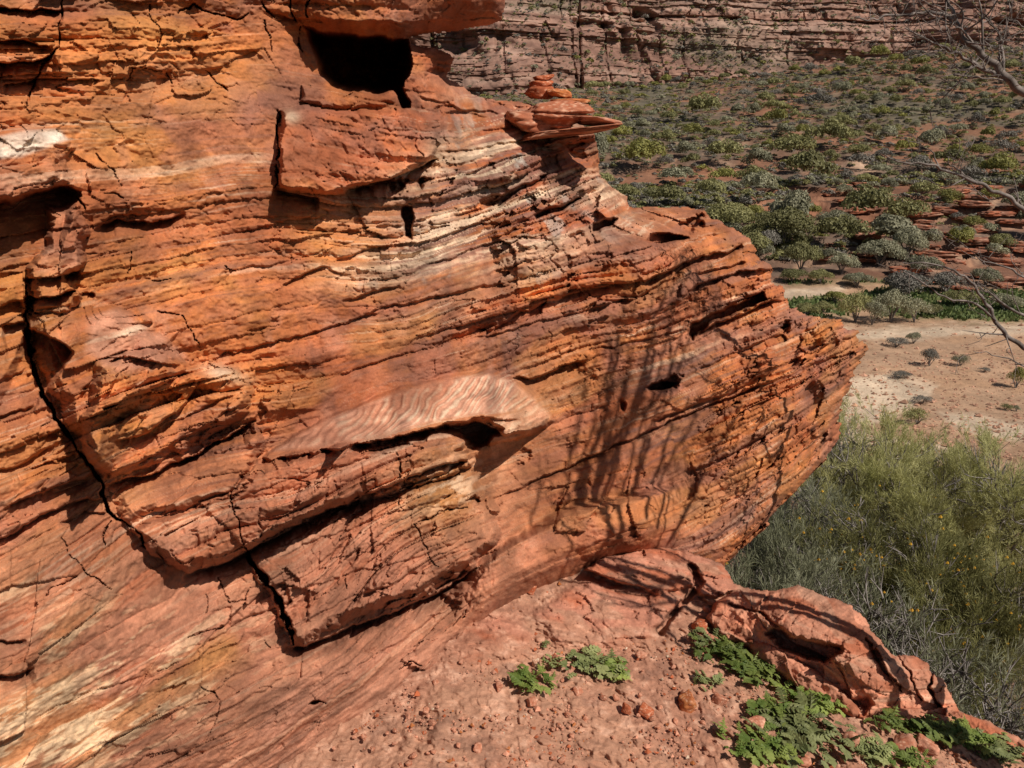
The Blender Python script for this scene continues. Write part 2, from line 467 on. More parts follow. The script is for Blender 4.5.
    # ripple-marked slab and the bench that carries it
    rip_out = [(262, 456), (300, 430), (345, 408), (400, 386), (450, 373), (490, 369), (520, 379), (542, 397), (550, 414), (540, 428), (505, 436), (480, 424), (440, 428), (380, 442), (320, 453), (272, 462)]
    i = sub(rip_out, 20); d = poly_sdf(fx[i], fy[i], rip_out)
    up, _ = line_dist(px[i], py[i], [(240, 466), (262, 452), (300, 430), (345, 408), (400, 386), (450, 373), (490, 369), (520, 379), (545, 399), (560, 420)])
    c[i] -= (.03 + .0064 * np.clip(up, 0, 48)) * np.clip(d / 3, 0, 1)
    front = [(258, 462), (320, 452), (380, 441), (440, 428), (468, 436), (482, 450), (470, 468), (440, 478), (400, 492), (330, 512), (268, 542), (240, 554), (186, 574), (150, 552), (122, 522), (160, 512), (228, 492), (250, 474)]
    block(front, .32, 9, gx=.12)
    under([(250, 466), (320, 455), (380, 443), (430, 428)], .03, 2.2); under([(400, 438), (440, 426), (482, 416), (522, 418)], .10, 4)
    pit([(428, 428), (452, 420), (492, 418), (506, 428), (490, 444), (472, 452), (450, 452), (462, 440)], .22, 4)
    block([(486, 440), (500, 432), (530, 422), (550, 412), (556, 420), (520, 438), (492, 446)], .12, 3, fine=True)
    lower = [(246, 552), (270, 542), (332, 514), (396, 490), (440, 474), (474, 458), (482, 470), (486, 498), (498, 520), (494, 546), (470, 568), (440, 588), (412, 604), (370, 614), (340, 628), (302, 646), (288, 640), (278, 610), (262, 580)]
    block(lower, .23, 10, gx=.13, gy=.04)
    under([(180, 577), (215, 564), (245, 551), (272, 538), (332, 508), (392, 484), (432, 466), (474, 456)], .24, 5)
    under([(286, 646), (302, 646), (340, 632), (388, 612), (422, 600), (452, 584), (486, 560)], .22, 8)
    under([(380, 604), (420, 588), (458, 566)], .10, 6)
    under([(462, 500), (476, 494), (482, 502)], .10, 5)
    # hanging block below the window
    block([(280, 111), (306, 108), (352, 107), (404, 108), (432, 119), (438, 140), (436, 157), (402, 174), (350, 189), (344, 198), (320, 198), (276, 187), (276, 150)], .20, 5, gx=.04)
    under([(344, 190), (382, 180), (414, 168), (438, 156)], .30, 8)
    under([(274, 186), (300, 193), (322, 199)], .20, 7)
    crack([(280, 110), (278, 140), (275, 188)], 3.4, .22)
    pit([(389, 187), (398, 184), (405, 190), (396, 195)], .22, 2); pit([(416, 180), (426, 178), (428, 187), (418, 188)], .22, 2)
    pit([(402, 208), (414, 205), (416, 220), (411, 240), (404, 236)], .22, 3)
    # window cave under the roof slab
    hole = [(303, 27), (340, 33), (380, 36), (408, 38), (412, 54), (410, 74), (403, 90), (413, 108), (404, 109), (397, 103), (392, 94), (362, 93), (342, 92), (330, 86), (318, 74), (313, 54)]
    i = sub(hole, 14); d = poly_sdf(fx[i], fy[i], hole); c[i] += 1.15 * np.clip(d / 9, 0, 1) ** .8 * (.8 + .4 * fbm2(px[i] / 14, py[i] / 10, 3, 58))
    roof = [(-160, -100), (520, -100), (512, 4), (506, 18), (480, 21), (440, 20), (400, 22), (312, 18), (268, 10), (200, -10), (-160, -20)]
    i = sub(roof, 60); d = poly_sdf(fx[i], fy[i], roof)
    c[i] -= (.20 - .10 * sstep(400, 430, px[i])) * sstep(-16, 0, d) * sstep(280, 340, px[i])
    under([(262, 12), (312, 19), (400, 22), (440, 20), (480, 21)], .05, 6)
    crack([(310, -5), (309, 10), (311, 18)], 3, .15); crack([(289, -2), (292, 12), (296, 22)], 2.5, .12); crack([(260, 0), (268, 12), (276, 18)], 3, .15)
    block([(300, 84), (330, 88), (344, 92), (392, 94), (392, 104), (350, 106), (300, 106)], .06, 4)
    crack([(263, 22), (270, 34), (272, 52)], 2.4, .10); crack([(300, 26), (297, 44), (303, 52)], 2.2, .08)
    # upper left ledges and gaps
    for pts, dp, Lx in (([(-160, 4), (0, 7), (30, 10), (62, 9)], .20, 5), ([(-160, 38), (0, 39), (25, 40), (52, 46)], .14, 7), ([(-160, 64), (0, 62), (32, 60), (54, 52)], .22, 11), ([(0, 84), (20, 84), (38, 78)], .12, 5),
                        ([(92, 231), (116, 219), (132, 222), (150, 222), (186, 212)], .16, 6), ([(100, 222), (112, 216), (140, 214)], .06, 3), ([(-60, 300), (0, 306), (24, 300)], .10, 14), ([(0, 326), (14, 324), (26, 318)], .12, 10)):
        under(pts, dp, Lx)
    crack([(61, 0), (60, 18), (58, 46), (44, 66), (34, 82), (30, 92), (26, 112)], 3.5, .12)
    crack([(150, 0), (153, 20), (160, 34), (158, 50)], 2.2, .07); crack([(178, 12), (195, 5), (212, 14), (234, 18), (250, 16)], 2.6, .09)
    pit([(126, 76), (134, 69), (150, 68), (172, 72), (170, 84), (152, 92), (140, 98), (124, 100)], .035, 3)
    crack([(125, 82), (134, 69), (150, 70), (166, 72), (174, 84)], 1.8, .06); crack([(205, 70), (214, 80), (230, 93)], 1.8, .06)
    crack([(97, 156), (112, 170), (124, 186)], 2.2, .05); crack([(102, 196), (118, 194), (124, 198)], 2.6, .08)
    crack([(72, 190), (80, 200), (86, 208)], 3, .12)
    crack([(155, 310), (160, 311), (172, 314), (180, 316), (186, 326), (194, 334), (198, 344)], 2.2, .10)
    crack([(131, 252), (131, 266), (128, 280)], 2.4, .08); under([(78, 291), (86, 291), (93, 291)], .12, 3)
    crack([(145, 280), (158, 280), (172, 278)], 1.6, .05); crack([(226, 265), (236, 270)], 2.5, .08)
    # long bedding joints
    for pts, dp, Lx in (([(190, 364), (230, 352), (262, 344), (300, 336), (350, 320), (392, 305), (450, 294), (520, 276)], .07, 3), ([(320, 382), (380, 360), (436, 345), (512, 316)], .05, 3),
                        ([(470, 324), (490, 330), (512, 316), (560, 296), (600, 286), (624, 284)], .10, 3.5), ([(600, 306), (640, 296), (690, 262)], .07, 3.5), ([(470, 340), (520, 326), (600, 306), (632, 296)], .06, 3),
                        ([(640, 280), (664, 272), (690, 262), (728, 250), (742, 244)], .16, 5), ([(486, 500), (536, 480), (583, 458), (610, 446), (640, 434), (680, 416), (740, 392), (790, 372)], .11, 3.4),
                        ([(508, 378), (534, 376), (560, 368), (584, 360)], .14, 6), ([(590, 350), (640, 340), (690, 328)], .05, 3), ([(650, 420), (690, 405), (720, 395)], .08, 4),
                        ([(686, 290), (706, 281), (740, 272), (776, 267)], .14, 5), ([(695, 275), (712, 268), (748, 262)], .08, 4), ([(686, 340), (720, 322), (746, 312), (770, 300), (790, 298)], .14, 5),
                        ([(690, 372), (740, 350), (790, 330), (806, 318)], .05, 3), ([(700, 405), (760, 376), (820, 345), (858, 334)], .05, 3), ([(740, 410), (800, 384), (856, 352)], .06, 3.5), ([(800, 372), (830, 356), (862, 352)], .08, 3),
                        ([(560, 556), (600, 540), (650, 520), (720, 490), (800, 440)], .03, 3), ([(690, 556), (740, 518), (800, 470), (840, 428)], .06, 5), ([(650, 540), (720, 505), (790, 462), (838, 420)], .04, 3),
                        ([(488, 240), (520, 226), (556, 214), (600, 196)], .07, 3), ([(420, 268), (470, 250), (520, 234), (552, 240)], .05, 3), ([(430, 186), (480, 168), (536, 150), (560, 150)], .08, 4), ([(438, 150), (470, 150), (520, 140), (550, 140)], .06, 3),
                        ([(440, 168), (470, 160), (500, 152), (548, 146)], .05, 2.5), ([(450, 216), (480, 206), (510, 196)], .08, 4), ([(430, 240), (470, 226), (500, 222)], .06, 3.5), ([(480, 130), (520, 124), (556, 122)], .06, 3),
                        ([(444, 112), (470, 110), (500, 112)], .07, 4), ([(470, 92), (500, 104), (540, 106)], .05, 4), ([(414, 96), (440, 100), (470, 112), (490, 118)], .05, 5), ([(330, 260), (370, 248), (410, 240)], .06, 4), ([(280, 286), (300, 276), (330, 264)], .08, 4),
                        ([(235, 232), (280, 222), (330, 214)], .04, 3), ([(340, 300), (372, 292), (400, 284)], .07, 4), ([(220, 270), (280, 262), (330, 250)], .03, 2.5)):
        under(pts, dp, Lx)
    for pts, dp in (([(478, 200), (505, 191), (532, 180), (548, 175), (544, 182), (520, 192), (498, 209), (480, 206)], .14), ([(532, 214), (546, 207), (570, 201), (586, 198), (574, 206), (550, 213), (536, 219)], .18),
                    ([(588, 234), (592, 224), (604, 220), (618, 219), (610, 228), (598, 232)], .16), ([(570, 236), (580, 232), (586, 236), (572, 239)], .10), ([(646, 242), (650, 232), (672, 233), (690, 237), (674, 243), (656, 246)], .20),
                    ([(680, 224), (684, 217), (702, 218), (704, 226), (692, 230)], .18), ([(684, 338), (690, 322), (722, 308), (748, 299), (764, 292), (768, 300), (744, 312), (712, 324), (692, 342)], .20),
                    ([(782, 333), (784, 324), (789, 323), (787, 334)], .14), ([(643, 388), (650, 383), (660, 380), (678, 384), (664, 392), (650, 392)], .18),
                    ([(664, 378), (676, 376), (678, 384), (670, 388)], .14), ([(618, 404), (624, 402), (624, 410), (620, 410)], .10), ([(512, 452), (524, 448), (530, 460), (520, 464)], .06), 
                    ([(426, 70), (436, 66), (444, 70), (440, 76), (430, 76)], .10), ([(432, 108), (444, 104), (450, 110), (440, 114)], .08)):
        pit(pts, dp, 2.5)
    # joints and cracks of the lower left
    crack([(27, 288), (26, 316), (29, 345), (33, 372), (44, 398), (58, 420), (72, 440), (86, 462), (100, 484), (103, 496), (110, 511), (122, 520)], 6.0, .40)
    crack([(122, 518), (130, 526), (140, 538), (146, 548)], 2.4, .16)
    crack([(242, 546), (252, 562), (264, 580), (276, 596), (286, 620), (294, 644)], 7.5, .40)
    crack([(231, 492), (232, 508), (238, 524), (242, 546)], 1.8, .10)
    crack([(412, 524), (420, 536), (426, 548), (432, 558), (438, 568)], 1.8, .10); crack([(396, 452), (397, 462), (400, 476)], 1.8, .10); crack([(344, 576), (346, 590)], 1.6, .06)
    crack([(412, 524), (440, 512), (466, 506)], 1.8, .08); crack([(330, 560), (380, 548), (414, 526)], 1.2, .03)
    crack([(410, 470), (402, 484), (398, 496), (404, 510)], 1.6, .06)
    crack([(104, 545), (102, 535), (112, 520)], 2.2, .09); crack([(60, 536), (72, 556), (90, 576), (112, 592)], 2.2, .06); crack([(46, 594), (54, 588), (78, 574)], 1.8, .05)
    crack([(218, 578), (222, 590), (230, 604), (246, 600), (252, 588)], 1.6, .05); crack([(200, 686), (206, 690), (214, 692), (219, 698)], 1.8, .07); crack([(190, 638), (206, 630), (222, 626)], 1.6, .05)
    crack([(204, 596), (206, 606), (203, 614)], 1.6, .05); crack([(266, 640), (272, 648)], 1.8, .06); crack([(160, 672), (176, 662)], 1.6, .05); crack([(308, 706), (318, 700), (324, 702)], 3.5, .10)
    crack([(400, 668), (412, 662), (420, 664)], 2.5, .08); crack([(462, 618), (466, 608)], 2.4, .06)
    for pts, dp, Lx in (([(-150, 700), (0, 674), (14, 676), (34, 668)], .10, 7), ([(-150, 660), (0, 640), (10, 642), (24, 638)], .07, 4), ([(-150, 596), (0, 537), (26, 524), (58, 508), (104, 494)], .10, 6), ([(0, 508), (40, 492), (88, 476)], .08, 6),
                        ([(60, 522), (84, 512), (108, 512)], .06, 3), ([(20, 470), (50, 460), (78, 452)], .06, 5), ([(-60, 500), (0, 470), (30, 458), (60, 440)], .06, 5), ([(-60, 440), (0, 415), (34, 404)], .06, 5),
                        ([(-40, 400), (0, 380), (26, 368)], .05, 5), ([(195, 386), (224, 394), (246, 384)], .06, 3), ([(120, 470), (170, 446), (226, 412), (252, 402)], .07, 4), ([(160, 428), (196, 410), (240, 392)], .06, 3),
                        ([(128, 396), (160, 384), (186, 372)], .06, 4), ([(230, 500), (300, 476), (380, 452), (430, 440)], .03, 3), ([(280, 556), (340, 530), (400, 510), (470, 490)], .03, 3), ([(340, 604), (400, 578), (470, 545)], .04, 3),
                        ([(300, 620), (350, 596), (400, 580)], .03, 3), ([(300, 590), (360, 570), (420, 556), (480, 530)], .03, 3), ([(140, 690), (200, 655), (240, 632)], .03, 3), ([(190, 655), (240, 620), (290, 600)], .03, 4),
                        ([(180, 740), (240, 700), (300, 668)], .02, 3), ([(330, 680), (400, 640), (460, 600)], .03, 4), ([(30, 720), (90, 690), (150, 672)], .03, 3)):
        under(pts, dp, Lx)
    # bench where the wall meets the ledge, fluted
    db, _ = line_dist(px + (fx - px) * .6, py + (fy - py) * .6, [(430, 590), (470, 562), (500, 542), (530, 526), (560, 508), (590, 500), (625, 493), (668, 482)])
    c -= .19 * sstep(0, 12, db) * sstep(75, 34, db) * sstep(690, 640, px) * sstep(440, 500, px)
    nk = [(554, 141), (575, 138), (604, 134), (604, 160), (594, 172), (580, 166), (566, 156)]
    i = sub(nk, 14); d = poly_sdf(fx[i], fy[i], nk); c[i] += .42 * np.clip(d / 6, 0, 1)
    # --- bedding relief over everything, strong where the beds weather out
    A = .30 + 1.0 * blob(px, py, 520, 190, 130, 80, -20) + .85 * blob(px, py, 740, 300, 110, 90, 30) + .45 * blob(px, py, 560, 300, 120, 60) + .5 * blob(px, py, 800, 390, 90, 80)
    A += .55 * blob(px, py, 30, 45, 60, 60) + .5 * blob(px, py, 170, 420, 110, 50) + .3 * blob(px, py, 120, 700, 160, 70) + .35 * blob(px, py, 420, 70, 60, 50)
    A += .45 * blob(px, py, 360, 480, 110, 30, -20) + .4 * blob(px, py, 380, 560, 90, 40, -25) + .3 * blob(px, py, 180, 520, 80, 30)
    A *= 1 - .75 * blob(px, py, 620, 500, 90, 60, -25); A *= 1 - .6 * blob(px, py, 430, 650, 150, 50, -35); A *= 1 - .9 * blob(px, py, 410, 412, 130, 28, -18); A *= 1 - .4 * blob(px, py, 300, 300, 120, 60)
    lw = sstep(420, 540, py + .25 * (px - 300)) * sstep(520, 380, px)
    A *= 1 - .45 * lw
    A += .8 * blob(px, py, 330, 490, 130, 26, -22) + .75 * blob(px, py, 390, 555, 95, 34, -25) + .5 * blob(px, py, 150, 430, 90, 50, -20)
    A *= .25 + 1.35 * sstep(.32, .66, fbm2(u * 2.2, S * 5, 3, 31))
    o1, k1, f1, e1 = beds(S, u, 5, .055, .55, .42, 1)
    o2, k2, f2, e2 = beds(S + .004 * noise2(u * 20, S * 50, 6), u, 9, .017, .5, .16, 2)
    c -= A * (.125 * (o1 - .4) + .050 * (o2 - .4))
    c -= A * .020 * (1 - (2 * f1 - 1) ** 4) - A * .022 * (1 - f1)
    c += np.minimum(A, .8) * (.030 * np.exp(-(e1 / .006) ** 2) * (rnd2(k1, np.floor(u * 3), 7) > .72) + .012 * np.exp(-(e2 / .003) ** 2))
    rip_in = poly_sdf(px, py, rip_out); rk_ = 1 - .8 * sstep(-2, 4, rip_in)
    # --- lumps, spalls and grain, faded where they fall under the grid's own spacing
    fp = t0 / FPX * 1.4142 / (ry - rx); fz = t0 / FPX
    nr = 1 - sstep(560, 700, px) * .55
    c -= .075 * (fbm2(u * 4, Zw * 5, 3, 41) - .5) * nr
    wu = u + .06 * (fbm2(u * 3, S * 6, 3, 46) - .5); wS = S + .02 * (fbm2(u * 5, S * 4, 3, 47) - .5)
    sm = (.10 + 1.25 * sstep(.34, .70, fbm2(u * 2.2, Zw * 3.2, 3, 43))) * nr
    sm = sm * rk_
    c -= lw * (.050 * facets(wu * 3.6, wS * 6, 321) * sstep(.35, .7, noise2(u * 3, Zw * 3, 57)) + .010 * facets(wu * 14, wS * 24, 331) * sstep(.4, .7, noise2(u * 4, Zw * 5, 59)))
    c -= .046 * facets(wu * 3.6, wS * 8, 301) * sm + .019 * facets(wu * 10, wS * 30, 311) * sm * np.clip(1.6 - 26 * fp, 0, 1)
    w3 = np.clip(1.5 - 34 * 2.5 * fp, 0, 1); w4 = np.clip(1.5 - 120 * 2 * fp, 0, 1)
    c -= (.026 * (fbm2(u * 30, S * 50, 3, 44, .6) - .5) * w3 + .008 * (noise2(u * 110, S * 160, 45) - .5) * w4) * np.clip(.6 + A, 0, 1.2) * rk_
    upl = sstep(330, 220, py + .2 * px) * sstep(470, 380, px); c -= .030 * (fbm2(u * 17, Zw * 20, 4, 52, .6) - .5) * upl
    # laminae standing out as fine ribs
    lr = noise2(u * 1.6, S * 95, 48) - .5 + .6 * (noise2(u * 3, S * 210, 49) - .5)
    c -= .015 * lr * np.clip(1.6 - 110 * 1.3 * fz, .15, 1) * sstep(.34, .66, fbm2(u * 2.4, S * 7, 3, 50) + .22 * (A - .75)) * np.clip(.25 + .8 * A, 0, 1) * (1 - .6 * lw) * (1 - .8 * sstep(-2, 4, rip_in))
    # ripple marks on the slab
    rp = poly_sdf(px, py, [(268, 452), (300, 434), (345, 412), (400, 390), (450, 377), (488, 373), (514, 382), (534, 397), (540, 408), (520, 412), (480, 414), (440, 421), (380, 436), (320, 448)])
    ph = (px * .80 + py * .60 + 22 * (fbm2(px / 40, py / 26, 2, 51) - .5)) / 7.0
    ph = ph + .8 * (fbm2(px / 13, py / 10, 2, 54) - .5)
    rw = np.sin(2 * np.pi * ph) * sstep(0, 6, rp) * (.45 + .55 * sstep(300, 400, px)) * (.4 + 1.0 * noise2(px / 22, py / 14, 55))
    c -= .012 * rw
    # --- rounded shoulders towards the skyline
    skyl = (py < 560)
    c += np.where(skyl, .20 * (1 - np.sqrt(1 - (1 - np.clip(sd / 13, 0, 1)) ** 2)), 0)
    t = c / (ry - rx)
    return t, dict(u=u, S=S, k1=k1, k2=k2, f1=f1, f2=f2, A=A, Z=Zw, rw=rw, rp=rp, rel=c - c0)

def cliff_color(px, py, V, a):
    u, S, k1, k2, Zw = a['u'], a['S'], a['k1'], a['k2'], a['Z']
    n = len(px)
    C = np.tile((ORG * [.98, .92, .92]).astype(f32), (n, 1))
    big = fbm2(u * 1.6, Zw * 2.2, 4, 61); med = fbm2(u * 5, Zw * 7, 4, 62); fine = fbm2(u * 22, S * 50, 4, 63)
    band = fbm2(u * 1.3, S * 26, 4, 64, .6); band2 = fbm2(u * 2.2, S * 85, 3, 65, .6); lam = noise2(u * 3, S * 240, 66)
    # regions
    low = sstep(380, 560, py + .25 * (px - 300)) * sstep(620, 470, px)                     # dusty pink lower left
    t2 = np.clip(1.25 * blob(px, py, 500, 190, 125, 82, -22) + .5 * blob(px, py, 410, 262, 70, 26, -15), 0, 1)                                              # cream beds
    nose = sstep(600, 760, px)
    mid = blob(px, py, 590, 440, 110, 110, -25)                                            # ochre wall
    foot = sstep(0, 60, py - (660 - .28 * (px - 300))) * sstep(240, 330, px)
    C = lerp(C, OCH, sstep(.55, .75, med) * .32 + mid * .45 * sstep(.35, .6, band))
    C = lerp(C, RED, sstep(.46, .70, big) * .75)
    C = lerp(C, PNK * [1, .94, .92], low * .8 + foot * .85)
    C = lerp(C, RED * 1.15, low * sstep(.5, .7, band) * .6)
    C = lerp(C, PNK * 1.05, nose * sstep(.42, .66, big) * .55)
    C = lerp(C, CRM, t2 * sstep(.40, .62, band) * .95)
    C = lerp(C, MAR * 1.2, t2 * sstep(.56, .40, band2) * .85)
    # bed-by-bed tint
    r1 = rnd1(k1, 71); r2 = rnd1(k2, 72)
    C = lerp(C, MAR, (r1 > .80) * .35 * sstep(.35, .6, fine))
    C = lerp(C, CRM, (r2 > .90) * .45 * sstep(.40, .6, band) * (1 - .6 * low))
    C = C * (.80 + .34 * r2 + .20 * (r1 - .5))[:, None]
    C = lerp(C, MAR, sstep(.60, .78, band2) * (.45 + .35 * nose + .3 * mid) * (1 - .5 * low))
    C = lerp(C, MAR * .9, sstep(.57, .70, fbm2(u * 3.4 + 9, Zw * 4.6, 4, 67)) * .55 * (1 - low))
    C = lerp(C, CRM, sstep(.70, .86, lam) * sstep(.48, .66, band) * .5 * (1 - .5 * low))
    # white streaks at the lower left, cream patches
    st = (blob(px, py, 110, 700, 130, 55, -28) + .8 * blob(px, py, 20, 740, 90, 50, -20) + .6 * blob(px, py, 70, 625, 45, 20, -30) + .5 * blob(px, py, 12, 590, 25, 14, -20))
    C = lerp(C, OCH * [.92, .86, 1.0], np.clip(st, 0, 1) * .5 * sstep(.42, .62, med))
    C = lerp(C, [.76, .50, .30], np.clip(st * 1.15, 0, 1) * sstep(.55, .62, fbm2(u * 9, S * 48, 4, 68, .7)) * .85)
    C = lerp(C, OCH * [.95, .85, .9], blob(px, py, 215, 655, 60, 16, -28) * .6 * sstep(.4, .6, med) + blob(px, py, 440, 495, 45, 35, -20) * .75 + blob(px, py, 120, 140, 60, 36) * .6)
    C = lerp(C, CRM, blob(px, py, 450, 485, 40, 26, -20) * sstep(.42, .6, fine) * .6)
    ww = poly_sdf(px + (fine - .5) * 14, py + (med - .5) * 12, [(-160, 134), (0, 134), (25, 130), (60, 130), (72, 139), (46, 148), (20, 156), (-160, 160)])
    C = lerp(C, WHT, sstep(-2, 4, ww) * .9)
    C = lerp(C, PNK * 1.1, sstep(-3, 6, poly_sdf(px, py, [(40, 210), (74, 205), (90, 228), (82, 262), (70, 276), (32, 276), (44, 246)])) * .7)
    pw = sstep(-4, 8, poly_sdf(px + (med - .5) * 20, py + (fine - .5) * 14, [(86, 318), (120, 308), (145, 320), (180, 348), (190, 360), (160, 366), (120, 372), (84, 352)]))
    C = lerp(C, PNK * 1.15, pw * .85); C = lerp(C, CRM * [1.05, 1, 1], pw * sstep(.44, .56, band + .3 * (med - .5)) * .95)
    C = lerp(C, CRM, blob(px, py, 225, 374, 20, 7, 15) * .9 + blob(px, py, 510, 432, 26, 6, -18) * .9 * sstep(.3, .6, fine))
    # slab with ripple marks
    rs = np.maximum(sstep(-2, 4, a['rp']), .8 * sstep(-2, 4, poly_sdf(px, py, [(480, 424), (505, 414), (540, 404), (552, 414), (540, 430), (500, 442), (486, 440)])))
    C = lerp(C, PNK * [1.2, 1.3, 1.36], rs * .95)
    C = lerp(C, CRM * .95, rs * sstep(-.1, .8, a['rw'] + (fine - .5) * 2.4) * sstep(270, 340, px) * (.5 + .35 * med))
    # grey patches and desert varnish stains running down
    C = lerp(C, np.array([.23, .13, .10]), blob(px, py, 146, 84, 20, 12) * .7 + blob(px, py, 190, 80, 24, 10) * .6)
    vs = sstep(.58, .75, fbm2(u * 9, Zw * 1.3, 4, 69)) * .5 * sstep(.4, .6, big)
    C = lerp(C, MAR * .8, vs * (1 - low) * (1 - .5 * t2))
    C = lerp(C, np.array([.40, .36, .31]), sstep(.68, .78, fbm2(u * 8, Zw * 12, 4, 70)) * t2 * .7)
    # block under window: deep red
    hb = sstep(-2, 5, poly_sdf(px, py, [(280, 111), (306, 108), (352, 107), (404, 108), (432, 119), (438, 140), (436, 157), (402, 174), (350, 189), (344, 198), (320, 198), (276, 187)]))
    C = lerp(C, RED * 1.25, hb * .7)
    C = lerp(C, CRM, blob(px, py, 292, 116, 9, 7) * .8 + blob(px, py, 440, 150, 16, 22) * .5)
    # smooth lower wall: warm pink-red
    C = lerp(C, PNK * np.array([1.02, .84, .72]), blob(px, py, 560, 545, 110, 30, -25) * .85)
    thin = np.abs(noise2(u * .9, S * 62, 74) - .5); C = lerp(C, MAR * .8, sstep(.05, .015, thin) * sstep(.42, .60, fbm2(u * 2.5, S * 9, 3, 75)) * (.30 + .4 * mid + .35 * nose + .3 * t2) )
    thin2 = np.abs(noise2(u * 1.1, S * 130, 76) - .5); C = lerp(C, CRM, sstep(.05, .01, thin2) * sstep(.50, .64, fbm2(u * 2.2, S * 12, 3, 77)) * (.2 + .45 * t2 + .3 * nose))
    C = C * (.74 + .52 * fine)[:, None] * (.85 + .3 * med)[:, None]
    dust = sstep(.62, .8, fbm2(u * 14, Zw * 14, 3, 73))
    C = lerp(C, PNK * 1.2, dust * .3)
    C = C * [.92, .93, .90]; g_ = C.mean(1, keepdims=True); C = g_ + (C - g_) * .98; C = C * (1 - .14 * low)[:, None]; C = lerp(C, RED * [.9, 1, 1], sstep(.52, .66, fbm2(u * 2.6 + 7, Zw * 3.4, 4, 81, .6)) * .62 * (1 - low) * (1 - t2)); C = lerp(C, np.array([.26, .10, .062]), sstep(.57, .68, fbm2(u * 3.2 + 2, Zw * 5.5, 5, 82, .6)) * .55 * (1 - .6 * low) * (1 - .5 * t2))
    mot = fbm2(u * 9, Zw * 11, 4, 78, .6); C = C * (.78 + .44 * sstep(.3, .7, mot))[:, None]
    gr = sstep(.56, .68, fbm2(u * 1.1 + 3, S * 17, 4, 79)) * (.25 + .6 * t2 + .35 * nose) * (1 - low); C = lerp(C, np.array([.25, .125, .092]), gr * .75)
    gold = sstep(.54, .70, fbm2(u * 2.2, S * 7 + 4, 4, 80)) * (1 - low) * (1 - t2); C = lerp(C, np.array([.60, .245, .055]), gold * .26)
    return np.clip(C, .01, .85)

def cliff_jag(gx, gy):
    rx, ry, rz = ray(gx, gy)
    z = rz * (cliff_c(gx, gy) / np.maximum(ry - rx, .25)) + strata_dev(gx, gy)
    k = np.floor(z / .045 + .6 * noise2(gx / 20, gy / 20, 8)); k2 = np.floor(z / .016)
    return ((rnd1(k, 3) - .5) * 6 + (rnd1(k2, 4) - .5) * 2.5) * sstep(560, 660, gx) * sstep(210, 240, gy) - 1

me, _ = relief('cliff', CLIFF, cliff_depth, cliff_color, M_ROCK, step=.9, rough=2.0, seed=2, rim=14, rim_shift=3.5, rim_grow=.012, jag=cliff_jag)
cliff = tag(link('cliff', me), 'banded red and orange sandstone cliff with protruding blocks, cracks and a dark window', 'cliff', kind='structure')
print('cliff', len(me.vertices))

# ------------------------------------------------------------------ LEDGE: dirt and bedrock we stand on
LEDGE = [(120, 960), (280, 760), (380, 676), (470, 600), (530, 566), (600, 548), (660, 544), (722, 562), (735, 584), (764, 592), (800, 600), (868, 640), (900, 664), (948, 706), (990, 722), (1024, 744), (1100, 784), (1260, 900), (1260, 960)]
SLABTOP = [(584, 566), (602, 556), (640, 548), (690, 552), (722, 563), (738, 586), (722, 596), (704, 602), (688, 612), (676, 606), (690, 590), (694, 578), (684, 572), (690, 590), (660, 590), (620, 580)]
def ledge_depth(px, py, sd):
    t0 = ground_t(px, py); rx, ry, rz = ray(px, py)
    X, Y = rx * t0, ry * t0
    fx = px + (fbm2(px / 9, py / 7, 3, 125) - .5) * 7; fy = py + (fbm2(px / 9, py / 7, 3, 126) - .5) * 6
    e = .030 * (fbm2(X * 3.2, Y * 3.2, 3, 101) - .5) + .022 * (fbm2(X * 11, Y * 11, 4, 102) - .5)
    top = poly_sdf(fx, fy, [(582, 570), (600, 557), (640, 546), (690, 550), (724, 560), (742, 588), (716, 598), (700, 596), (692, 586), (660, 594), (620, 584)])
    rock1 = sstep(-1, 3, top)
    low = poly_sdf(fx, fy, [(528, 622), (545, 600), (590, 576), (630, 582), (690, 586), (700, 592), (684, 610), (664, 624), (650, 640), (600, 650), (560, 646)])
    rock2 = sstep(-5, 12, low + 10 * (fbm2(px / 16, py / 9, 3, 127) - .5))
    low3 = poly_sdf(fx, fy, [(470, 620), (500, 604), (528, 620), (536, 640), (520, 656), (470, 664), (452, 650)])
    rock3 = sstep(-8, 26, low3 + 16 * (fbm2(px / 16, py / 9, 3, 128) - .5))
    rk = np.maximum(np.maximum(rock1, rock2), rock3)
    e = e + .085 * rock1 * (1 - .3 * sstep(600, 720, px)) + .040 * rock2 * (1 - rock1) + .028 * rock3
    dcr, _ = line_dist(fx, fy, [(690, 566), (697, 576), (700, 584), (690, 596), (680, 606), (668, 618), (660, 632)])
    e = e - .05 * sstep(5, 1.5, np.abs(dcr))
    lay = np.floor(e * 90 + 1.5 * fbm2(X * 5, Y * 5, 3, 104)) / 90
    e = e + rk * .5 * (lay - e) * .6
    rough = 1 - .8 * rk
    peb = fbm2(X * 45, Y * 45, 3, 105, .6); e = e + rough * (.012 * (peb - .5) + .004 * sstep(.62, .74, noise2(X * 90, Y * 90, 106)) + .006 * sstep(.70, .80, noise2(X * 34, Y * 34, 107)))
    # clods at the wall foot and under the weeds
    e = e + rough * .016 * sstep(.58, .75, fbm2(X * 9, Y * 9, 4, 108)) + rk * (.020 * facets(X * 7 + .15 * peb, Y * 9 + .15 * peb, 120) + .007 * facets(X * 24, Y * 30, 130) + .006 * (fbm2(X * 70, Y * 90, 3, 131) - .5))
    t = ground_t(px, py, e)
    t = t + .25 * (1 - np.sqrt(1 - (1 - np.clip(sd / 9, 0, 1)) ** 2)) * (px > 700)
    return t, dict(rk=rk, rock1=rock1, e=e, X=X, Y=Y, peb=peb)
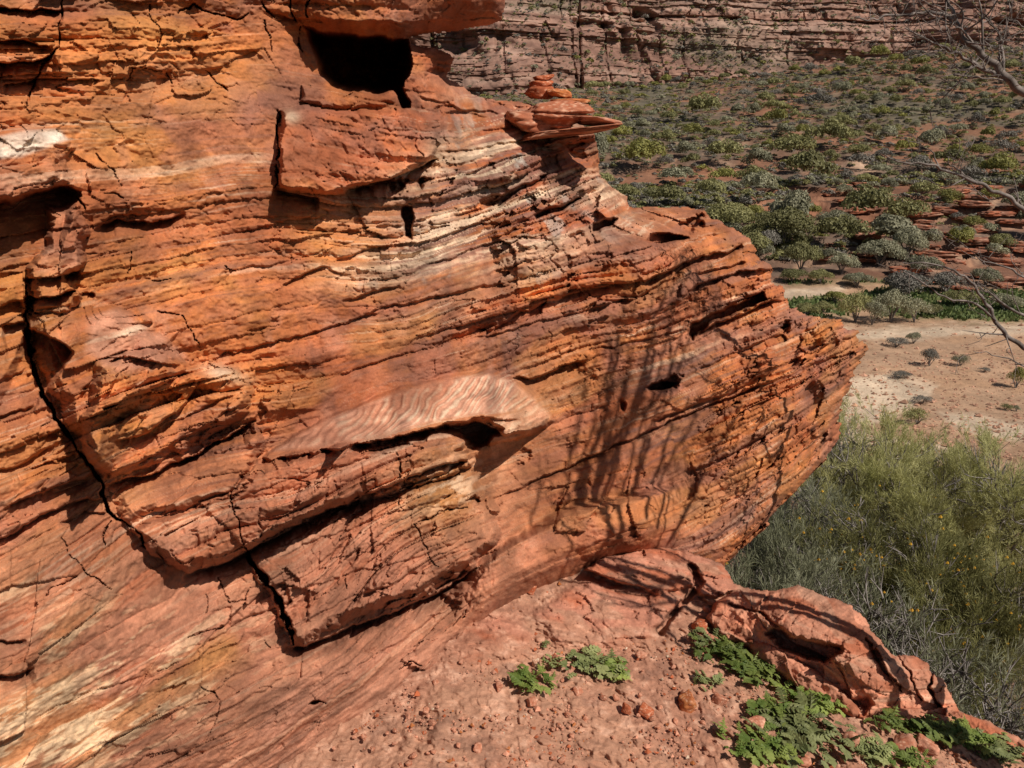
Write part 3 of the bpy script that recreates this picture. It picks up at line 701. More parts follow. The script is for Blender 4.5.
def ledge_color(px, py, V, a):
    X, Y = a['X'], a['Y']
    n1 = fbm2(X * 6, Y * 6, 4, 111); n2 = fbm2(X * 30, Y * 30, 4, 112, .6)
    C = np.tile(np.array([.40, .20, .122], f32), (len(px), 1))
    C = lerp(C, np.array([.34, .155, .095]), sstep(.42, .65, n1) * .8)
    C = lerp(C, np.array([.52, .30, .20]), sstep(.55, .75, n2) * .6)
    C = lerp(C, np.array([.16, .08, .055]), sstep(.60, .72, fbm2(X * 12 + 4, Y * 12, 4, 113)) * .4)
    R = np.tile(np.array([.44, .18, .11], f32), (len(px), 1))
    R = lerp(R, RED * 1.1, sstep(.42, .62, fbm2(X * 5, Y * 9, 4, 114)) * .7)
    R = lerp(R, PNK * 1.1, sstep(.58, .70, n2) * .5)
    C = C + (R - C) * (a['rk'] * (1 - .75 * sstep(.46, .62, fbm2(X * 9, Y * 12, 4, 132))))[:, None]
    return np.clip(C * (.75 + .5 * n2)[:, None], .01, .8)
me, _ = relief('ledge_ground', LEDGE, ledge_depth, ledge_color, M_DIRT, step=.95, rough=2.0, seed=12, rim=14, rim_shift=3, rim_grow=.01)
tag(link('ledge_ground', me), 'red dirt ledge with smooth bedrock slabs below the cliff', 'ground', kind='structure')

# ------------------------------------------------------------------ outcrop on the edge of the ledge
def traced_rock(name, outline, hpts, seed, pits=(), cracks=(), tint=PNK, step=.8, rough=2.0, label='', strat=.9, rim=10):
    hf = tps([p[:2] for p in hpts], [p[2] for p in hpts], .002)
    def dep(px, py, sd):
        h = hf(px, py); t0 = ground_t(px, py, h); rx, ry, rz = ray(px, py)
        P = np.stack([rx * t0, ry * t0, rz * t0], 1)
        fx = px + (fbm2(px / 9, py / 7, 3, seed + 5) - .5) * 7; fy = py + (fbm2(px / 9, py / 7, 3, seed + 6) - .5) * 6
        t = t0.copy()
        for pts, dd in pits:
            d = poly_sdf(fx, fy, pts); t = t + dd * np.clip(d / 4, 0, 1)
        for pts, w, dd in cracks:
            d, _ = line_dist(fx, fy, pts); t = t + dd * sstep(w, w * .3, np.abs(d))
        u = P[:, 0] * .7 - P[:, 1] * .7
        S = P[:, 2] + .35 * P[:, 0] + (fbm2(u * 4, P[:, 2] * 8, 3, seed) - .5) * .06
        o1, k1, f1, e1 = beds(S, u, seed + 40, .035, .5, .2, 1)
        nz = .10 * (fbm3(P, 8, 3, seed + 2) - .5)
        t = t - strat * (.03 * (o1 - .5)) - .02 * (fbm3(P, 9, 4, seed + 2) - .5) - .022 * (fbm3(P, 55, 3, seed + 3) - .5) - .010 * facets(u * 34, S * 40, seed + 50) - .075 * facets(u * 5 + nz, S * 7 + nz, seed + 20) - .016 * facets(u * 22 + nz * 4, S * 24 + nz * 4, seed + 30)
        t = t + .10 * (1 - np.sqrt(1 - (1 - np.clip(sd / 6, 0, 1)) ** 2))
        return t, dict(k=k1, S=S, P=P)
    def colr(px, py, V, a):
        n1 = fbm3(a['P'], 7, 3, seed + 7); n2 = fbm3(a['P'], 35, 3, seed + 8)
        C = np.tile(np.asarray(tint, f32) * [1.0, .95, .92], (len(px), 1))
        C = lerp(C, RED * 1.1, sstep(.42, .62, n1) * .7)
        C = lerp(C, CRM * .9, sstep(.62, .74, fbm2(a['S'] * 60, a['P'][:, 0] * 4, 3, seed + 9)) * .22)
        C = C * (.8 + .4 * rnd1(a['k'], seed + 10))[:, None] * (.7 + .6 * n2)[:, None]
        return np.clip(C, .01, .8)
    me, _ = relief(name, outline, dep, colr, M_ROCK, step=step, rough=rough, seed=seed, rim=rim, rim_shift=2.5, rim_grow=.012)
    return link(name, me)
o = traced_rock('rock_outcrop', [(706, 618), (716, 600), (738, 589), (768, 591), (798, 585), (830, 597), (852, 606), (866, 617), (870, 628), (884, 644), (894, 655), (914, 655), (928, 662), (931, 671), (944, 680), (950, 692), (960, 712), (952, 718), (920, 716), (884, 712), (864, 722), (850, 716), (820, 700), (790, 672), (750, 652), (722, 640)],
    [(706, 618, .05), (722, 640, .02), (750, 656, .0), (800, 690, .0), (860, 722, .0), (884, 714, .02), (952, 720, .0), (738, 590, .11), (768, 592, .15), (798, 588, .19), (830, 600, .21), (850, 612, .22), (868, 630, .22), (890, 655, .17), (914, 660, .15), (930, 674, .12), (948, 694, .06), (842, 640, .21), (815, 616, .205), (790, 630, .185), (762, 616, .14), (770, 656, .04), (800, 670, .03), (846, 668, .14), (840, 694, .03), (880, 690, .10), (910, 700, .06)], 301,
    pits=[([(765, 634), (776, 627), (796, 636), (818, 640), (842, 644), (846, 652), (824, 664), (800, 656), (780, 648)], .16), ([(846, 700), (868, 694), (876, 704), (862, 716)], .08), ([(818, 690), (836, 690), (840, 700), (822, 702)], .06)],
    cracks=[([(932, 664), (930, 690), (938, 706)], 2.5, .06), ([(866, 640), (880, 664), (900, 690)], 2, .04), ([(730, 604), (760, 612), (780, 628)], 2, .04), ([(898, 656), (910, 676), (920, 700)], 1.8, .03)])
tag(o, 'pink broken sandstone outcrop with a dark hollow on the outer edge of the dirt ledge', 'rock outcrop')
o = traced_rock('rock_slab', [(742, 640), (752, 636), (776, 644), (800, 660), (826, 676), (846, 692), (858, 706), (860, 716), (852, 719), (824, 704), (800, 690), (776, 672), (752, 658)],
    [(742, 640, .03), (752, 636, .06), (800, 658, .07), (846, 690, .06), (860, 712, .03), (850, 720, .0), (800, 692, .0), (760, 662, .0), (800, 675, .05)], 331, strat=.3, rough=1.2)
tag(o, 'smooth flat purple-pink slab leaning below the hollow of the outcrop', 'rock slab')
o = traced_rock('low_rock', [(884, 706), (920, 706), (956, 710), (990, 722), (1024, 740), (1060, 762), (1060, 778), (1010, 752), (970, 738), (930, 730), (894, 722)],
    [(884, 706, .03), (920, 707, .03), (956, 711, .03), (990, 722, .025), (1024, 740, .025), (1060, 762, .025), (1060, 778, 0), (1010, 752, 0), (970, 738, 0), (930, 730, 0), (894, 722, 0)], 361, strat=.5, rough=1.5, rim=3)
tag(o, 'low pink bedrock ridge running from the outcrop to the lower right corner', 'low rock')

# ------------------------------------------------------------------ loose rocks
import bmesh
def ico(sub):
    bm = bmesh.new(); bmesh.ops.create_icosphere(bm, subdivisions=sub, radius=1.0)
    V = np.array([v.co[:] for v in bm.verts], f32); F = np.array([[v.index for v in f.verts] for f in bm.faces], np.int32); bm.free()
    return V, F
ICO = {k: ico(k) for k in (2, 3, 4, 5)}
def rock_mesh(name, seed, dims, sub=4, planes=13, tint=PNK, mat=None, flat=0.0, lay=0.0, rough=.11):
    r = np.random.default_rng(seed); D, F = ICO[sub]
    planes += 4; n = np.concatenate([r.normal(size=(planes - 4, 3)), [[1, .1, .05], [-1, .08, -.05], [-.1, 1, .1], [.1, -1, .05]]]); n /= np.linalg.norm(n, axis=1)[:, None]
    if flat: n = np.concatenate([n, [[.05, .03, 1], [-.04, .02, -1]]]); 
    d = np.r_[r.uniform(.62, .95, planes), [flat, flat][:2 if flat else 0]]
    dots = D @ n.T.astype(f32)
    R = np.where(dots > .05, d / np.maximum(dots, .05), 9.0)
    rr = -np.log(np.exp(-34 * np.minimum(R, 3)).sum(1)) / 34
    rr = np.clip(rr, .2, 1.25)
    V = D * rr[:, None]
    V = V * (1 + rough * 2 * (fbm3(V + seed, 3.0, 3, seed) - .5) + rough * (fbm3(V + seed, 11, 2, seed + 1) - .5))[:, None]
    if lay:
        k = np.floor(V[:, 2] / lay + .8 * noise3(V[:, 0] * 2, V[:, 1] * 2, V[:, 2] * 2, seed)); s = 1 + .22 * (rnd1(k, seed) - .5)
        V[:, :2] *= s[:, None]
    V = V * np.asarray(dims, f32)[None]
    n1 = fbm3(V / max(dims) + seed, 3, 3, seed + 2); n2 = fbm3(V / max(dims) + seed, 14, 2, seed + 3)
    C = np.tile(np.asarray(tint, f32), (len(V), 1)); C = lerp(C, RED, sstep(.4, .62, n1) * .6); C = lerp(C, CRM, sstep(.62, .74, n2) * .4)
    C *= (.7 + .6 * n2)[:, None]
    return mesh_np(name, V, F, mat or M_ROCK, C, smooth=True)
def cliff_point(x, y, dc=0.0):
    x, y = np.array([x], f32), np.array([y], f32); rx, ry, rz = ray(x, y); t = (cliff_c(x, y) + dc) / (ry - rx)
    return np.array([float(rx[0] * t[0]), float(ry[0] * t[0]), float(rz[0] * t[0] + EYE)])
def at(x, y, t):
    rx, ry, rz = ray(x, y); return np.array([float(rx * t), float(ry * t), float(rz * t + EYE)])
# the shelf on a neck at the skyline, with the loose stones on it
T0 = 3.62
def px_rock(name, x, y, w, h, dep, seed, t=T0, rotz=0.3, tilt=0.0, parent=None, **k):
    s = t / FPX
    me = rock_mesh(name, seed, (w * s * .56, dep * .56, h * s * .56), **k)
    o = link(name, me, parent, at(x, y, t)); o.rotation_euler = (0, tilt, rotz); return o
shelf = px_rock('shelf_rock', 572, 132, 116, 9, .55, 411, t=3.50, sub=5, flat=.75, lay=.5, tint=PNK * [.80, .70, .62], rotz=-.15, tilt=-.10, rough=.08)
tag(shelf, 'thin red rock shelf jutting out over a shaded neck at the top of the cliff', 'rock shelf')
tag(px_rock('boulder', 553, 117, 66, 26, .30, 412, t=3.50, sub=5, tint=PNK * [.85, .75, .68], lay=.18), 'brown rounded boulder sitting on the jutting rock shelf', 'boulder')
tag(px_rock('boulder', 528, 121, 48, 20, .3, 421, t=3.50, sub=4, tint=PNK * [.85, .75, .68], lay=.2), 'brown lumpy boulder at the inner end of the jutting shelf', 'boulder')
tag(px_rock('boulder', 598, 122, 40, 9, .3, 413, t=3.50, sub=4, tint=PNK, flat=.7, tilt=.06), 'pale flat stone on the outer tip of the jutting shelf', 'boulder')
tag(px_rock('boulder', 508, 116, 56, 24, .26, 414, t=3.66, sub=4, tint=PNK * [.85, .75, .68], lay=.2), 'broad layered boulder left of the rounded one on the skyline', 'boulder')
tag(px_rock('boulder', 570, 102, 44, 8, .2, 415, t=3.66, sub=4, tint=ORG * .9, flat=.6), 'flat orange stone lying on top of the brown boulder', 'boulder')
tag(px_rock('boulder', 541, 93, 32, 16, .14, 416, t=3.68, sub=4, tint=RED * 1.1, flat=.6), 'dark red stone at the base of the small stone stack', 'boulder')
tag(px_rock('boulder', 540, 85, 26, 12, .11, 417, t=3.68, sub=4, tint=RED * 1.2, flat=.6, tilt=-.1), 'middle stone of the small stack on the skyline', 'boulder')
tag(px_rock('boulder', 543, 78, 24, 7, .1, 418, t=3.68, sub=4, tint=RED * 1.2, flat=.6, tilt=-.12), 'topmost stone of the small stack on the skyline', 'boulder')
tag(px_rock('boulder', 558, 93, 26, 10, .12, 419, t=3.63, sub=4, tint=ORG, flat=.7, tilt=.1), 'orange stone leaning right of the small stack', 'boulder')
# stones on the dirt
r = np.random.default_rng(77)
spots = [(687, 702, 23, 14, ORG * .75, 'largest orange stone lying on the dirt near the weeds'), (719, 701, 15, 10, PNK * .9, 'pink stone right of the largest orange stone'), (756, 725, 20, 12, PNK * 1.2, 'pale pink stone at the left tip of the big weed patch'),
         (893, 668, 19, 20, PNK, 'rounded stone perched on the face of the outcrop'), (850, 744, 15, 15, PNK, 'stone standing in the big weed patch'), (925, 746, 24, 12, PNK * 1.1, 'flat pink stone between the two lower right weeds'),
         (557, 662, 14, 12, PNK * 1.2, 'pink stone at the left end of the upper weed patch'), (536, 664, 9, 9, CRM * .9, 'small pale stone left of the upper weed patch'), (532, 704, 12, 8, PNK, 'stone below the small round weed'), (606, 561, 11, 4, CRM * 1.1, 'cream flat stone on the bedrock slab by the wall'),
         (578, 569, 9, 4, CRM * 1.1, 'cream stone in the corner where wall and slab meet'), (744, 612, 14, 11, PNK * 1.1, 'pale round stone on the slope behind the leafy weed'), (760, 612, 16, 9, CRM * .8, 'cream stone in the rubble of the outcrop'), (732, 610, 16, 12, RED * 1.2, 'red round stone in the rubble of the outcrop'),
         (712, 641, 13, 12, PNK, 'stone in the shade above the leafy weed'), (530, 590, 12, 10, RED * 1.2, 'red stone at the foot of the wall'), (700, 627, 18, 9, RED * 1.1, 'flat stone under the broken edge of the bedrock slab'), (905, 745, 22, 12, PNK * .9, 'angular stone beside the flat pink stone'),
         (645, 712, 16, 8, RED * 1.1, 'flat dark red stone left of the largest orange stone'), (626, 711, 10, 9, RED, 'dark stone on the open dirt'), (500, 688, 10, 7, PNK, 'stone left of the small round weed'), (560, 640, 12, 6, PNK * 1.1, 'flat stone on the lower bedrock')]
rock_src = [rock_mesh('stone', 500 + i, (1, .85, .62), sub=3, tint=PNK * (.8 + .07 * i), planes=11) for i in range(7)]
def stone(x, y, w, h, tint, label, group=None, lift=.25, seed=0):
    t = float(ground_t(np.array([x], f32), np.array([y + h * .3], f32))[0]); s = t / FPX
    me = rock_mesh('stone', seed + 900, (w * s * .58, w * s * .5, h * s * .62), sub=4, tint=tint, planes=11) if tint is not None else rock_src[seed % 7]
    o = link('stone', me); p = ground_point(x, y + h * .3); o.location = (p[0], p[1], p[2] + h * s * lift + .008)
    if tint is None: o.scale = (w * s * .55, w * s * .55, w * s * .5)
    o.rotation_euler = (r.uniform(-.3, .3), r.uniform(-.3, .3), r.uniform(0, 6.28))
    return tag(o, label, 'stone', group)
for i, (x, y, w, h, tint, lab) in enumerate(spots):
    o = stone(x, y, w, h, tint, lab, 'loose stones on the ledge', seed=i)
    if 'outcrop' in lab and 'perched' in lab: o.location = at(893, 668, float(ground_t(np.array([893.]), np.array([668.]), .13)[0]) - .02)
for k in range(34):
    x, y = r.uniform(700, 790), r.uniform(600, 640)
    if k > 22: x, y = r.uniform(850, 945), r.uniform(680, 712)
    w = r.uniform(5, 15); stone(x, y, w, w * .7, None, 'angular red stone in the rubble on and around the outcrop', 'rubble on the outcrop', seed=int(r.integers(100)), lift=.9)
dirt_poly = [(300, 770), (380, 706), (460, 650), (520, 600), (560, 580), (600, 640), (680, 640), (740, 670), (820, 730), (900, 768), (900, 790), (300, 790)]
n = 0
while n < 95:
    x, y = r.uniform(280, 920), r.uniform(575, 770)
    if poly_sdf(np.array([x]), np.array([y]), dirt_poly)[0] < 4: continue
    if poly_sdf(np.array([x]), np.array([y]), [(528, 622), (590, 576), (690, 586), (650, 640), (600, 650), (560, 646)])[0] > 0: continue
    w = float(np.clip(r.lognormal(1.55, .45), 3, 12))
    stone(x, y, w, w * .7, None, 'small reddish stone among many scattered over the dirt of the ledge', 'small stones scattered on the dirt', seed=int(r.integers(100))); n += 1
# gravel: uncountable grit on the dirt
gV, gF, gC = [], [], []; nb = 0
D, F = ICO[2]; D = D[:]; 
from itertools import count
oct_v = np.array([[1, 0, 0], [-1, 0, 0], [0, 1, 0], [0, -1, 0], [0, 0, 1], [0, 0, -1]], f32); oct_f = np.array([[0, 2, 4], [2, 1, 4], [1, 3, 4], [3, 0, 4], [2, 0, 5], [1, 2, 5], [3, 1, 5], [0, 3, 5]], np.int32)
gx = r.uniform(270, 1010, 9000).astype(f32); gy = r.uniform(570, 800, 9000).astype(f32)
ok = (poly_sdf(gx, gy, dirt_poly + []) > 2) | ((poly_sdf(gx, gy, [(690, 640), (740, 670), (850, 735), (1020, 756), (1020, 800), (700, 800)]) > 0)) | (poly_sdf(gx, gy, [(700, 600), (790, 610), (830, 690), (900, 690), (870, 720), (760, 690), (700, 640)]) > 0) & (r.random(9000) > .5)
ok &= (fbm2(gx / 40, gy / 25, 3, 88) > .50)
gx, gy = gx[ok], gy[ok]; gtt = ground_t(gx, gy); rx, ry, rz = ray(gx, gy)
cen = np.stack([rx * gtt, ry * gtt, rz * gtt + EYE + .010], 1)
for i in range(len(gx)):
    s = min(.0022 * np.exp(r.normal(.25, .5)), .009)
    v = oct_v * (s * r.uniform(.6, 1.4, (6, 1)) * np.array([1.2, 1.0, .8])); a = r.uniform(0, 6.28); c, sn = math.cos(a), math.sin(a)
    v = np.stack([v[:, 0] * c - v[:, 1] * sn, v[:, 0] * sn + v[:, 1] * c + v[:, 2] * .4, v[:, 2]], 1)
    gV.append(v + cen[i]); gF.append(oct_f + nb); nb += 6
    gC.append(np.tile((PNK, RED * 1.2, PNK * 1.25, ORG * .8, CRM * .8)[int(r.choice(5, p=[.4, .2, .25, .1, .05]))] * r.uniform(.7, 1.15), (6, 1)))
o = link('gravel', mesh_np('gravel', np.concatenate(gV), np.concatenate(gF), M_DIRT, np.concatenate(gC)))
tag(o, 'fine reddish grit and gravel strewn over the ledge', 'gravel', kind='stuff')

# ------------------------------------------------------------------ weeds
def weed_mesh(seed, n, spread, L):
    r = np.random.default_rng(seed); V, F = [], []; nb = 0; L0 = L; mat_ = M_WEED if seed % 3 else M_WEED_DUSTY
    for i in range(n):
        L = L0 * float(r.choice([.45, .8, 1.0, 1.25])); bx, by = r.normal(0, spread * .42, 2); by *= .7
        a = r.uniform(0, 6.283); ln = L * r.uniform(.55, 1.25); el = r.uniform(.15, 1.0); cur = r.uniform(.6, 1.6)
        k = 7
        s = np.linspace(0, 1, k); ang = el - cur * s
        rad_ = np.cumsum(np.r_[0, np.cos(ang[:-1])]) * ln / (k - 1); up = np.cumsum(np.r_[0, np.sin(ang[:-1])]) * ln / (k - 1)
        ca, sa = math.cos(a), math.sin(a); cen = np.stack([bx + rad_ * ca, by + rad_ * sa, up + .006 + r.uniform(0, .02)], 1)
        side = np.array([-sa, ca, 0]); tilt = r.normal(0, .35)
        side = side * math.cos(tilt) + np.array([0, 0, 1]) * math.sin(tilt)
        fw = np.array([ca, sa, -.2])
        for j in range(1, k):
            w = ln * .30 * math.sin(math.pi * (.18 + .75 * s[j])) * r.uniform(.7, 1.2)
            p = cen[j - 1]; q = cen[j]
            V += [p, q, q + fw * w * .25]; nb += 3; F.append([nb - 3, nb - 2, nb - 1])   # rachis sliver
            for sg in (1, -1):
                tip = p + side * sg * w + fw * w * .55 + np.array([0, 0, r.uniform(-.1, .25) * w])
                m1 = p + side * sg * w * .55 - fw * w * .12; m2 = p + side * sg * w * .62 + fw * w * .75
                b = nb; V += [p, m1, tip, m2, q]; nb += 5
                F += [[b, b + 1, b + 2], [b, b + 2, b + 3], [b, b + 3, b + 4]]
    return mesh_np('weed', np.array(V), np.array(F), mat_)
weeds = [(588, 668, 60, .050, .13, 'low feathery green weed patch on the dirt below the smooth bedrock'), (612, 674, 34, .045, .07, 'right end tuft of the feathery weed patch'), (531, 684, 40, .040, .07, 'small round light green weed left of the feathery patch'),
         (703, 643, 40, .040, .08, 'shaded weed under the broken edge of the bedrock slab'), (728, 655, 70, .055, .11, 'leafy weed at the left foot of the flat slab'), (752, 674, 60, .055, .09, 'leafy weed below the flat slab, running to its lower end'), (706, 684, 22, .03, .05, 'tiny weed on the bare dirt above the largest orange stone'),
         (748, 612, 14, .03, .03, 'tiny weed sprouting in the rubble of the outcrop'), (812, 706, 60, .050, .10, 'upper tuft of the largest weed patch under the flat slab'), (800, 735, 110, .060, .15, 'largest dark green weed patch at the bottom of the picture'), (770, 716, 50, .045, .09, 'pale weed at the upper left of the largest patch'), (760, 752, 60, .05, .10, 'light green weed at the lower left of the largest patch'),
         (868, 756, 60, .045, .09, 'light green weed between the largest patch and the corner'), (930, 734, 55, .05, .10, 'bright weed in the lee of the low low rock ridge'), (968, 742, 60, .055, .10, 'leafy weed under the rock ridge nearest the corner'), (1004, 758, 50, .05, .10, 'weed in the lower right corner'), (905, 764, 50, .04, .08, 'grassy weed at the bottom edge right of the middle'), (890, 728, 30, .04, .07, 'weed in the shade at the end of the outcrop')]
for i, (x, y, n, L, sp, lab) in enumerate(weeds):
    o = link('weed', weed_mesh(600 + i, int(n * 1.35), sp, L)); o.location = ground_point(x, y, .008); o.rotation_euler = (0, .18, 0)
    tag(o, lab, 'weed', 'green weeds on the ledge')

# ------------------------------------------------------------------ tubes for stems and branches
def catmull(P, n):
    P = np.asarray(P, float); m = len(P)
    if m < 3: return P[0] + (P[-1] - P[0]) * np.linspace(0, 1, n)[:, None]
    Q = np.vstack([2 * P[0] - P[1], P, 2 * P[-1] - P[-2]]); t = np.linspace(0, m - 1 - 1e-6, n); i = t.astype(int); f = (t - i)[:, None]
    a, b, c, d = Q[i], Q[i + 1], Q[i + 2], Q[i + 3]
    return .5 * (2 * b + (c - a) * f + (2 * a - 5 * b + 4 * c - d) * f ** 2 + (3 * b - a - 3 * c + d) * f ** 3)
def tube_geo(P, r0, r1, sides=6):
    P = np.asarray(P, float); n = len(P); T = np.gradient(P, axis=0); T /= np.linalg.norm(T, axis=1)[:, None] + 1e-9
    ref = np.array([.31, .22, .93]); A = np.cross(T, ref); A /= np.linalg.norm(A, axis=1)[:, None] + 1e-9; B = np.cross(T, A)
    R = r0 + (r1 - r0) * np.linspace(0, 1, n) if np.isscalar(r0) else np.asarray(r0)
    th = np.arange(sides) * 2 * math.pi / sides
    V = P[:, None] + R[:, None, None] * (A[:, None] * np.cos(th)[None, :, None] + B[:, None] * np.sin(th)[None, :, None])
    i, j = np.meshgrid(np.arange(n - 1), np.arange(sides), indexing='ij'); j2 = (j + 1) % sides
    F = np.stack([i * sides + j, i * sides + j2, (i + 1) * sides + j2, (i + 1) * sides + j], -1).reshape(-1, 4)
    return V.reshape(-1, 3), F
def join_geo(L):
    V, F, b = [], [], 0
    for v, f in L: V.append(v); F.append(f + b); b += len(v)
    return np.concatenate(V), np.concatenate(F)

# ------------------------------------------------------------------ bare tree beside the ledge: limbs in view, and those that shade the wall
tr = empty('bare_tree', (1.86, 1.72, -.62))
tag(tr, 'leafless grey-brown tree reaching in from the right, its shadow on the cliff', 'tree')
TB = np.array(tr.location)
SH = SUN[:2] / np.linalg.norm(SUN[:2]); P0 = np.array([1.62, 1.80])
def from_shadow(x, y, ground=False):
    w = ground_point(x, y, .04) if ground else cliff_point(x, y)
    L = float((P0 - w[:2]) @ SH); return w + SUN / math.hypot(SUN[0], SUN[1]) * L
rt = np.random.default_rng(5)
def branch(name, P, r0, r1, twigs=6, tl=.25, n=None, wob=.006, jit=True):
    P = catmull(P, n or max(10, len(P) * 7))
    if jit: P = P + (np.stack([noise1(np.arange(len(P)) * .35, int(rt.integers(999))) for _ in range(3)], 1) - .5) * wob * 2
    G = [tube_geo(P, r0, r1, 7)]
    for k in range(twigs):
        i = int(rt.uniform(.15, .97) * (len(P) - 2)); d = P[i + 1] - P[i]; d /= np.linalg.norm(d)
        q = d * rt.uniform(.3, .9) + rt.normal(0, .55, 3); q /= np.linalg.norm(q); l = tl * rt.uniform(.4, 1.2); rr = max(.0012, (r0 + (r1 - r0) * i / len(P)) * .45)
        m = P[i] + q * l * .5 + rt.normal(0, .02, 3); e = P[i] + q * l + rt.normal(0, .04, 3)
        tw = catmull([P[i], m, e], 8); G.append(tube_geo(tw, rr, .0007, 5))
        for _ in range(3):
            h = int(rt.integers(2, 7)); q2 = q * .6 + rt.normal(0, .5, 3); q2 /= np.linalg.norm(q2); l2 = l * rt.uniform(.25, .6)
            G.append(tube_geo(catmull([tw[h], tw[h] + q2 * l2 * .5 + rt.normal(0, .01, 3), tw[h] + q2 * l2], 6), rr * .55, .0006, 4))
    V, F = join_geo(G)
    o = link(name, mesh_np(name, V - TB, F, M_BARK, smooth=True), tr); return o
fork = np.array([1.86, 1.72, .42])
branch('trunk', [TB, TB + [.02, .02, .35], TB + [-.03, .05, .7], fork], .055, .040, twigs=0, wob=.008)
D1 = 2.75
def vis(pts, t0=D1, t1=None):
    t1 = t1 or t0; return [at(x, y, t0 + (t1 - t0) * i / (len(pts) - 1)) for i, (x, y) in enumerate(pts)]
F2 = at(1130, 190, 2.75); F3 = at(1150, 420, 2.6)
branch('branch', [fork, (fork + F3) / 2 + [.05, 0, .05], F3, F2, at(1120, 160, D1)], .036, .020, twigs=3)
branch('branch', vis([(1120, 160), (1060, 112), (1024, 92), (1000, 72), (985, 55), (965, 38), (955, 22), (948, 4), (942, -30)]), .0175, .004, twigs=16, tl=.22)
branch('branch', vis([(960, 28), (945, 16), (925, 13), (905, 14), (890, 16), (872, 20), (856, 18)]), .0075, .0018, twigs=12, tl=.12)
branch('branch', vis([(1004, 78), (985, 71), (972, 62), (955, 52), (940, 44), (922, 37), (905, 29)]), .008, .002, twigs=14, tl=.14)
branch('branch', vis([(1005, 78), (1003, 52), (1000, 36), (986, 20), (974, 10)]), .006, .0015, twigs=14, tl=.14)
branch('branch', vis([(1030, 95), (1012, 84), (985, 78), (962, 75), (940, 77)]), .004, .001, twigs=4, tl=.1)
branch('branch', vis([(990, 70), (975, 68), (955, 68), (935, 62)]), .003, .001, twigs=4, tl=.1)
branch('branch', vis([(1060, 40), (1035, 30), (1015, 22), (995, 12)]), .004, .001, twigs=10, tl=.16)
branch('branch', [F2] + vis([(1070, 232), (1024, 208), (1000, 194), (975, 182), (945, 170), (925, 165), (900, 160), (880, 154)]), .010, .0015, twigs=10, tl=.12)
branch('branch', vis([(975, 182), (962, 172), (950, 164), (949, 157)]), .004, .001, twigs=3, tl=.08)
branch('branch', vis([(940, 169), (934, 158), (928, 148), (905, 141)]), .003, .001, twigs=3, tl=.08)
branch('branch', [F3] + vis([(1070, 372), (1024, 346), (1003, 330), (990, 312), (980, 295), (970, 281), (955, 271), (920, 262), (903, 263)]), .010, .0015, twigs=8, tl=.12)
branch('branch', vis([(996, 320), (975, 305), (955, 300), (935, 291), (915, 277), (900, 271)]), .0045, .001, twigs=5, tl=.09)
branch('branch', vis([(1070, 330), (1024, 315), (1000, 300), (985, 290), (972, 283)]), .006, .0015, twigs=5, tl=.12)
branch('branch', vis([(1080, 295), (1040, 282), (1010, 270), (985, 262), (972, 257)]), .005, .001, twigs=6, tl=.12)
branch('branch', vis([(1060, 384), (1024, 366), (1000, 356), (974, 350)]), .0035, .001, twigs=2, tl=.08)
# limbs out of frame whose shadows lie on wall and slab
gs = lambda pts: [from_shadow(x, y, True) for x, y in pts]
ws = lambda pts: [from_shadow(x, y) for x, y in pts]
gA = gs([(700, 594), (660, 586), (620, 577), (592, 568)])
gB = gs([(712, 610), (680, 603), (640, 590), (606, 574)])
branch('branch', [fork] + gA + ws([(578, 545), (568, 510), (582, 470), (600, 430), (606, 390), (609, 340)]), .022, .007, twigs=9, tl=.35)
branch('branch', [fork] + gB + ws([(590, 540), (588, 505), (604, 462), (624, 425), (640, 385), (648, 340), (650, 300)]), .019, .006, twigs=9, tl=.35)
branch('branch', ws([(578, 545), (584, 505), (600, 455), (622, 400), (628, 350), (634, 300)]), .012, .005, twigs=9, tl=.35)
branch('branch', ws([(584, 520), (592, 480), (612, 440), (650, 405), (668, 370), (672, 320), (676, 270), (690, 245)]), .012, .0055, twigs=12, tl=.35)
branch('branch', gs([(720, 600), (700, 585), (680, 566), (660, 556)]) + ws([(646, 540), (655, 500), (668, 460), (692, 425), (716, 380)]), .011, .005, twigs=10, tl=.3)
branch('branch', ws([(660, 548), (690, 500), (704, 460), (724, 420)]), .013, .006, twigs=8, tl=.3)
branch('branch', ws([(612, 545), (622, 510), (640, 470), (650, 440)]), .012, .006, twigs=8, tl=.3)
branch('branch', ws([(630, 548), (646, 500), (664, 450), (684, 400)]), .012, .006, twigs=8, tl=.3)
branch('branch', gs([(660, 598), (620, 588), (580, 578), (552, 572)]) + ws([(536, 548), (532, 520), (540, 490), (544, 470)]), .012, .004, twigs=2, tl=.2)
branch('branch', gs([(690, 640), (660, 612), (630, 600), (590, 592)]), .010, .003, twigs=4, tl=.2)

for k in range(9):
    a = 560 + 9 * k + rt.uniform(-4, 4); b_ = 598 + 15 * k + rt.uniform(-8, 8)
    branch('branch', ws([(a, 520 - 2 * k), (a + .45 * (b_ - a), 430 - 4 * k), (b_, 340 - 10 * k)]), .0085, .0045, twigs=5, tl=.3, wob=.004)
branch('branch', ws([(592, 520), (604, 480), (618, 450), (634, 410), (650, 370), (656, 330), (664, 290), (672, 260)]), .012, .006, twigs=10, tl=.3)
branch('branch', ws([(572, 535), (576, 490), (592, 450), (606, 410), (612, 372), (618, 340), (626, 300)]), .013, .006, twigs=8, tl=.3)
branch('branch', gs([(690, 588), (650, 576), (615, 570)]) + ws([(588, 540), (584, 515), (594, 490), (612, 455), (628, 430), (642, 400)]), .010, .005, twigs=8, tl=.3)

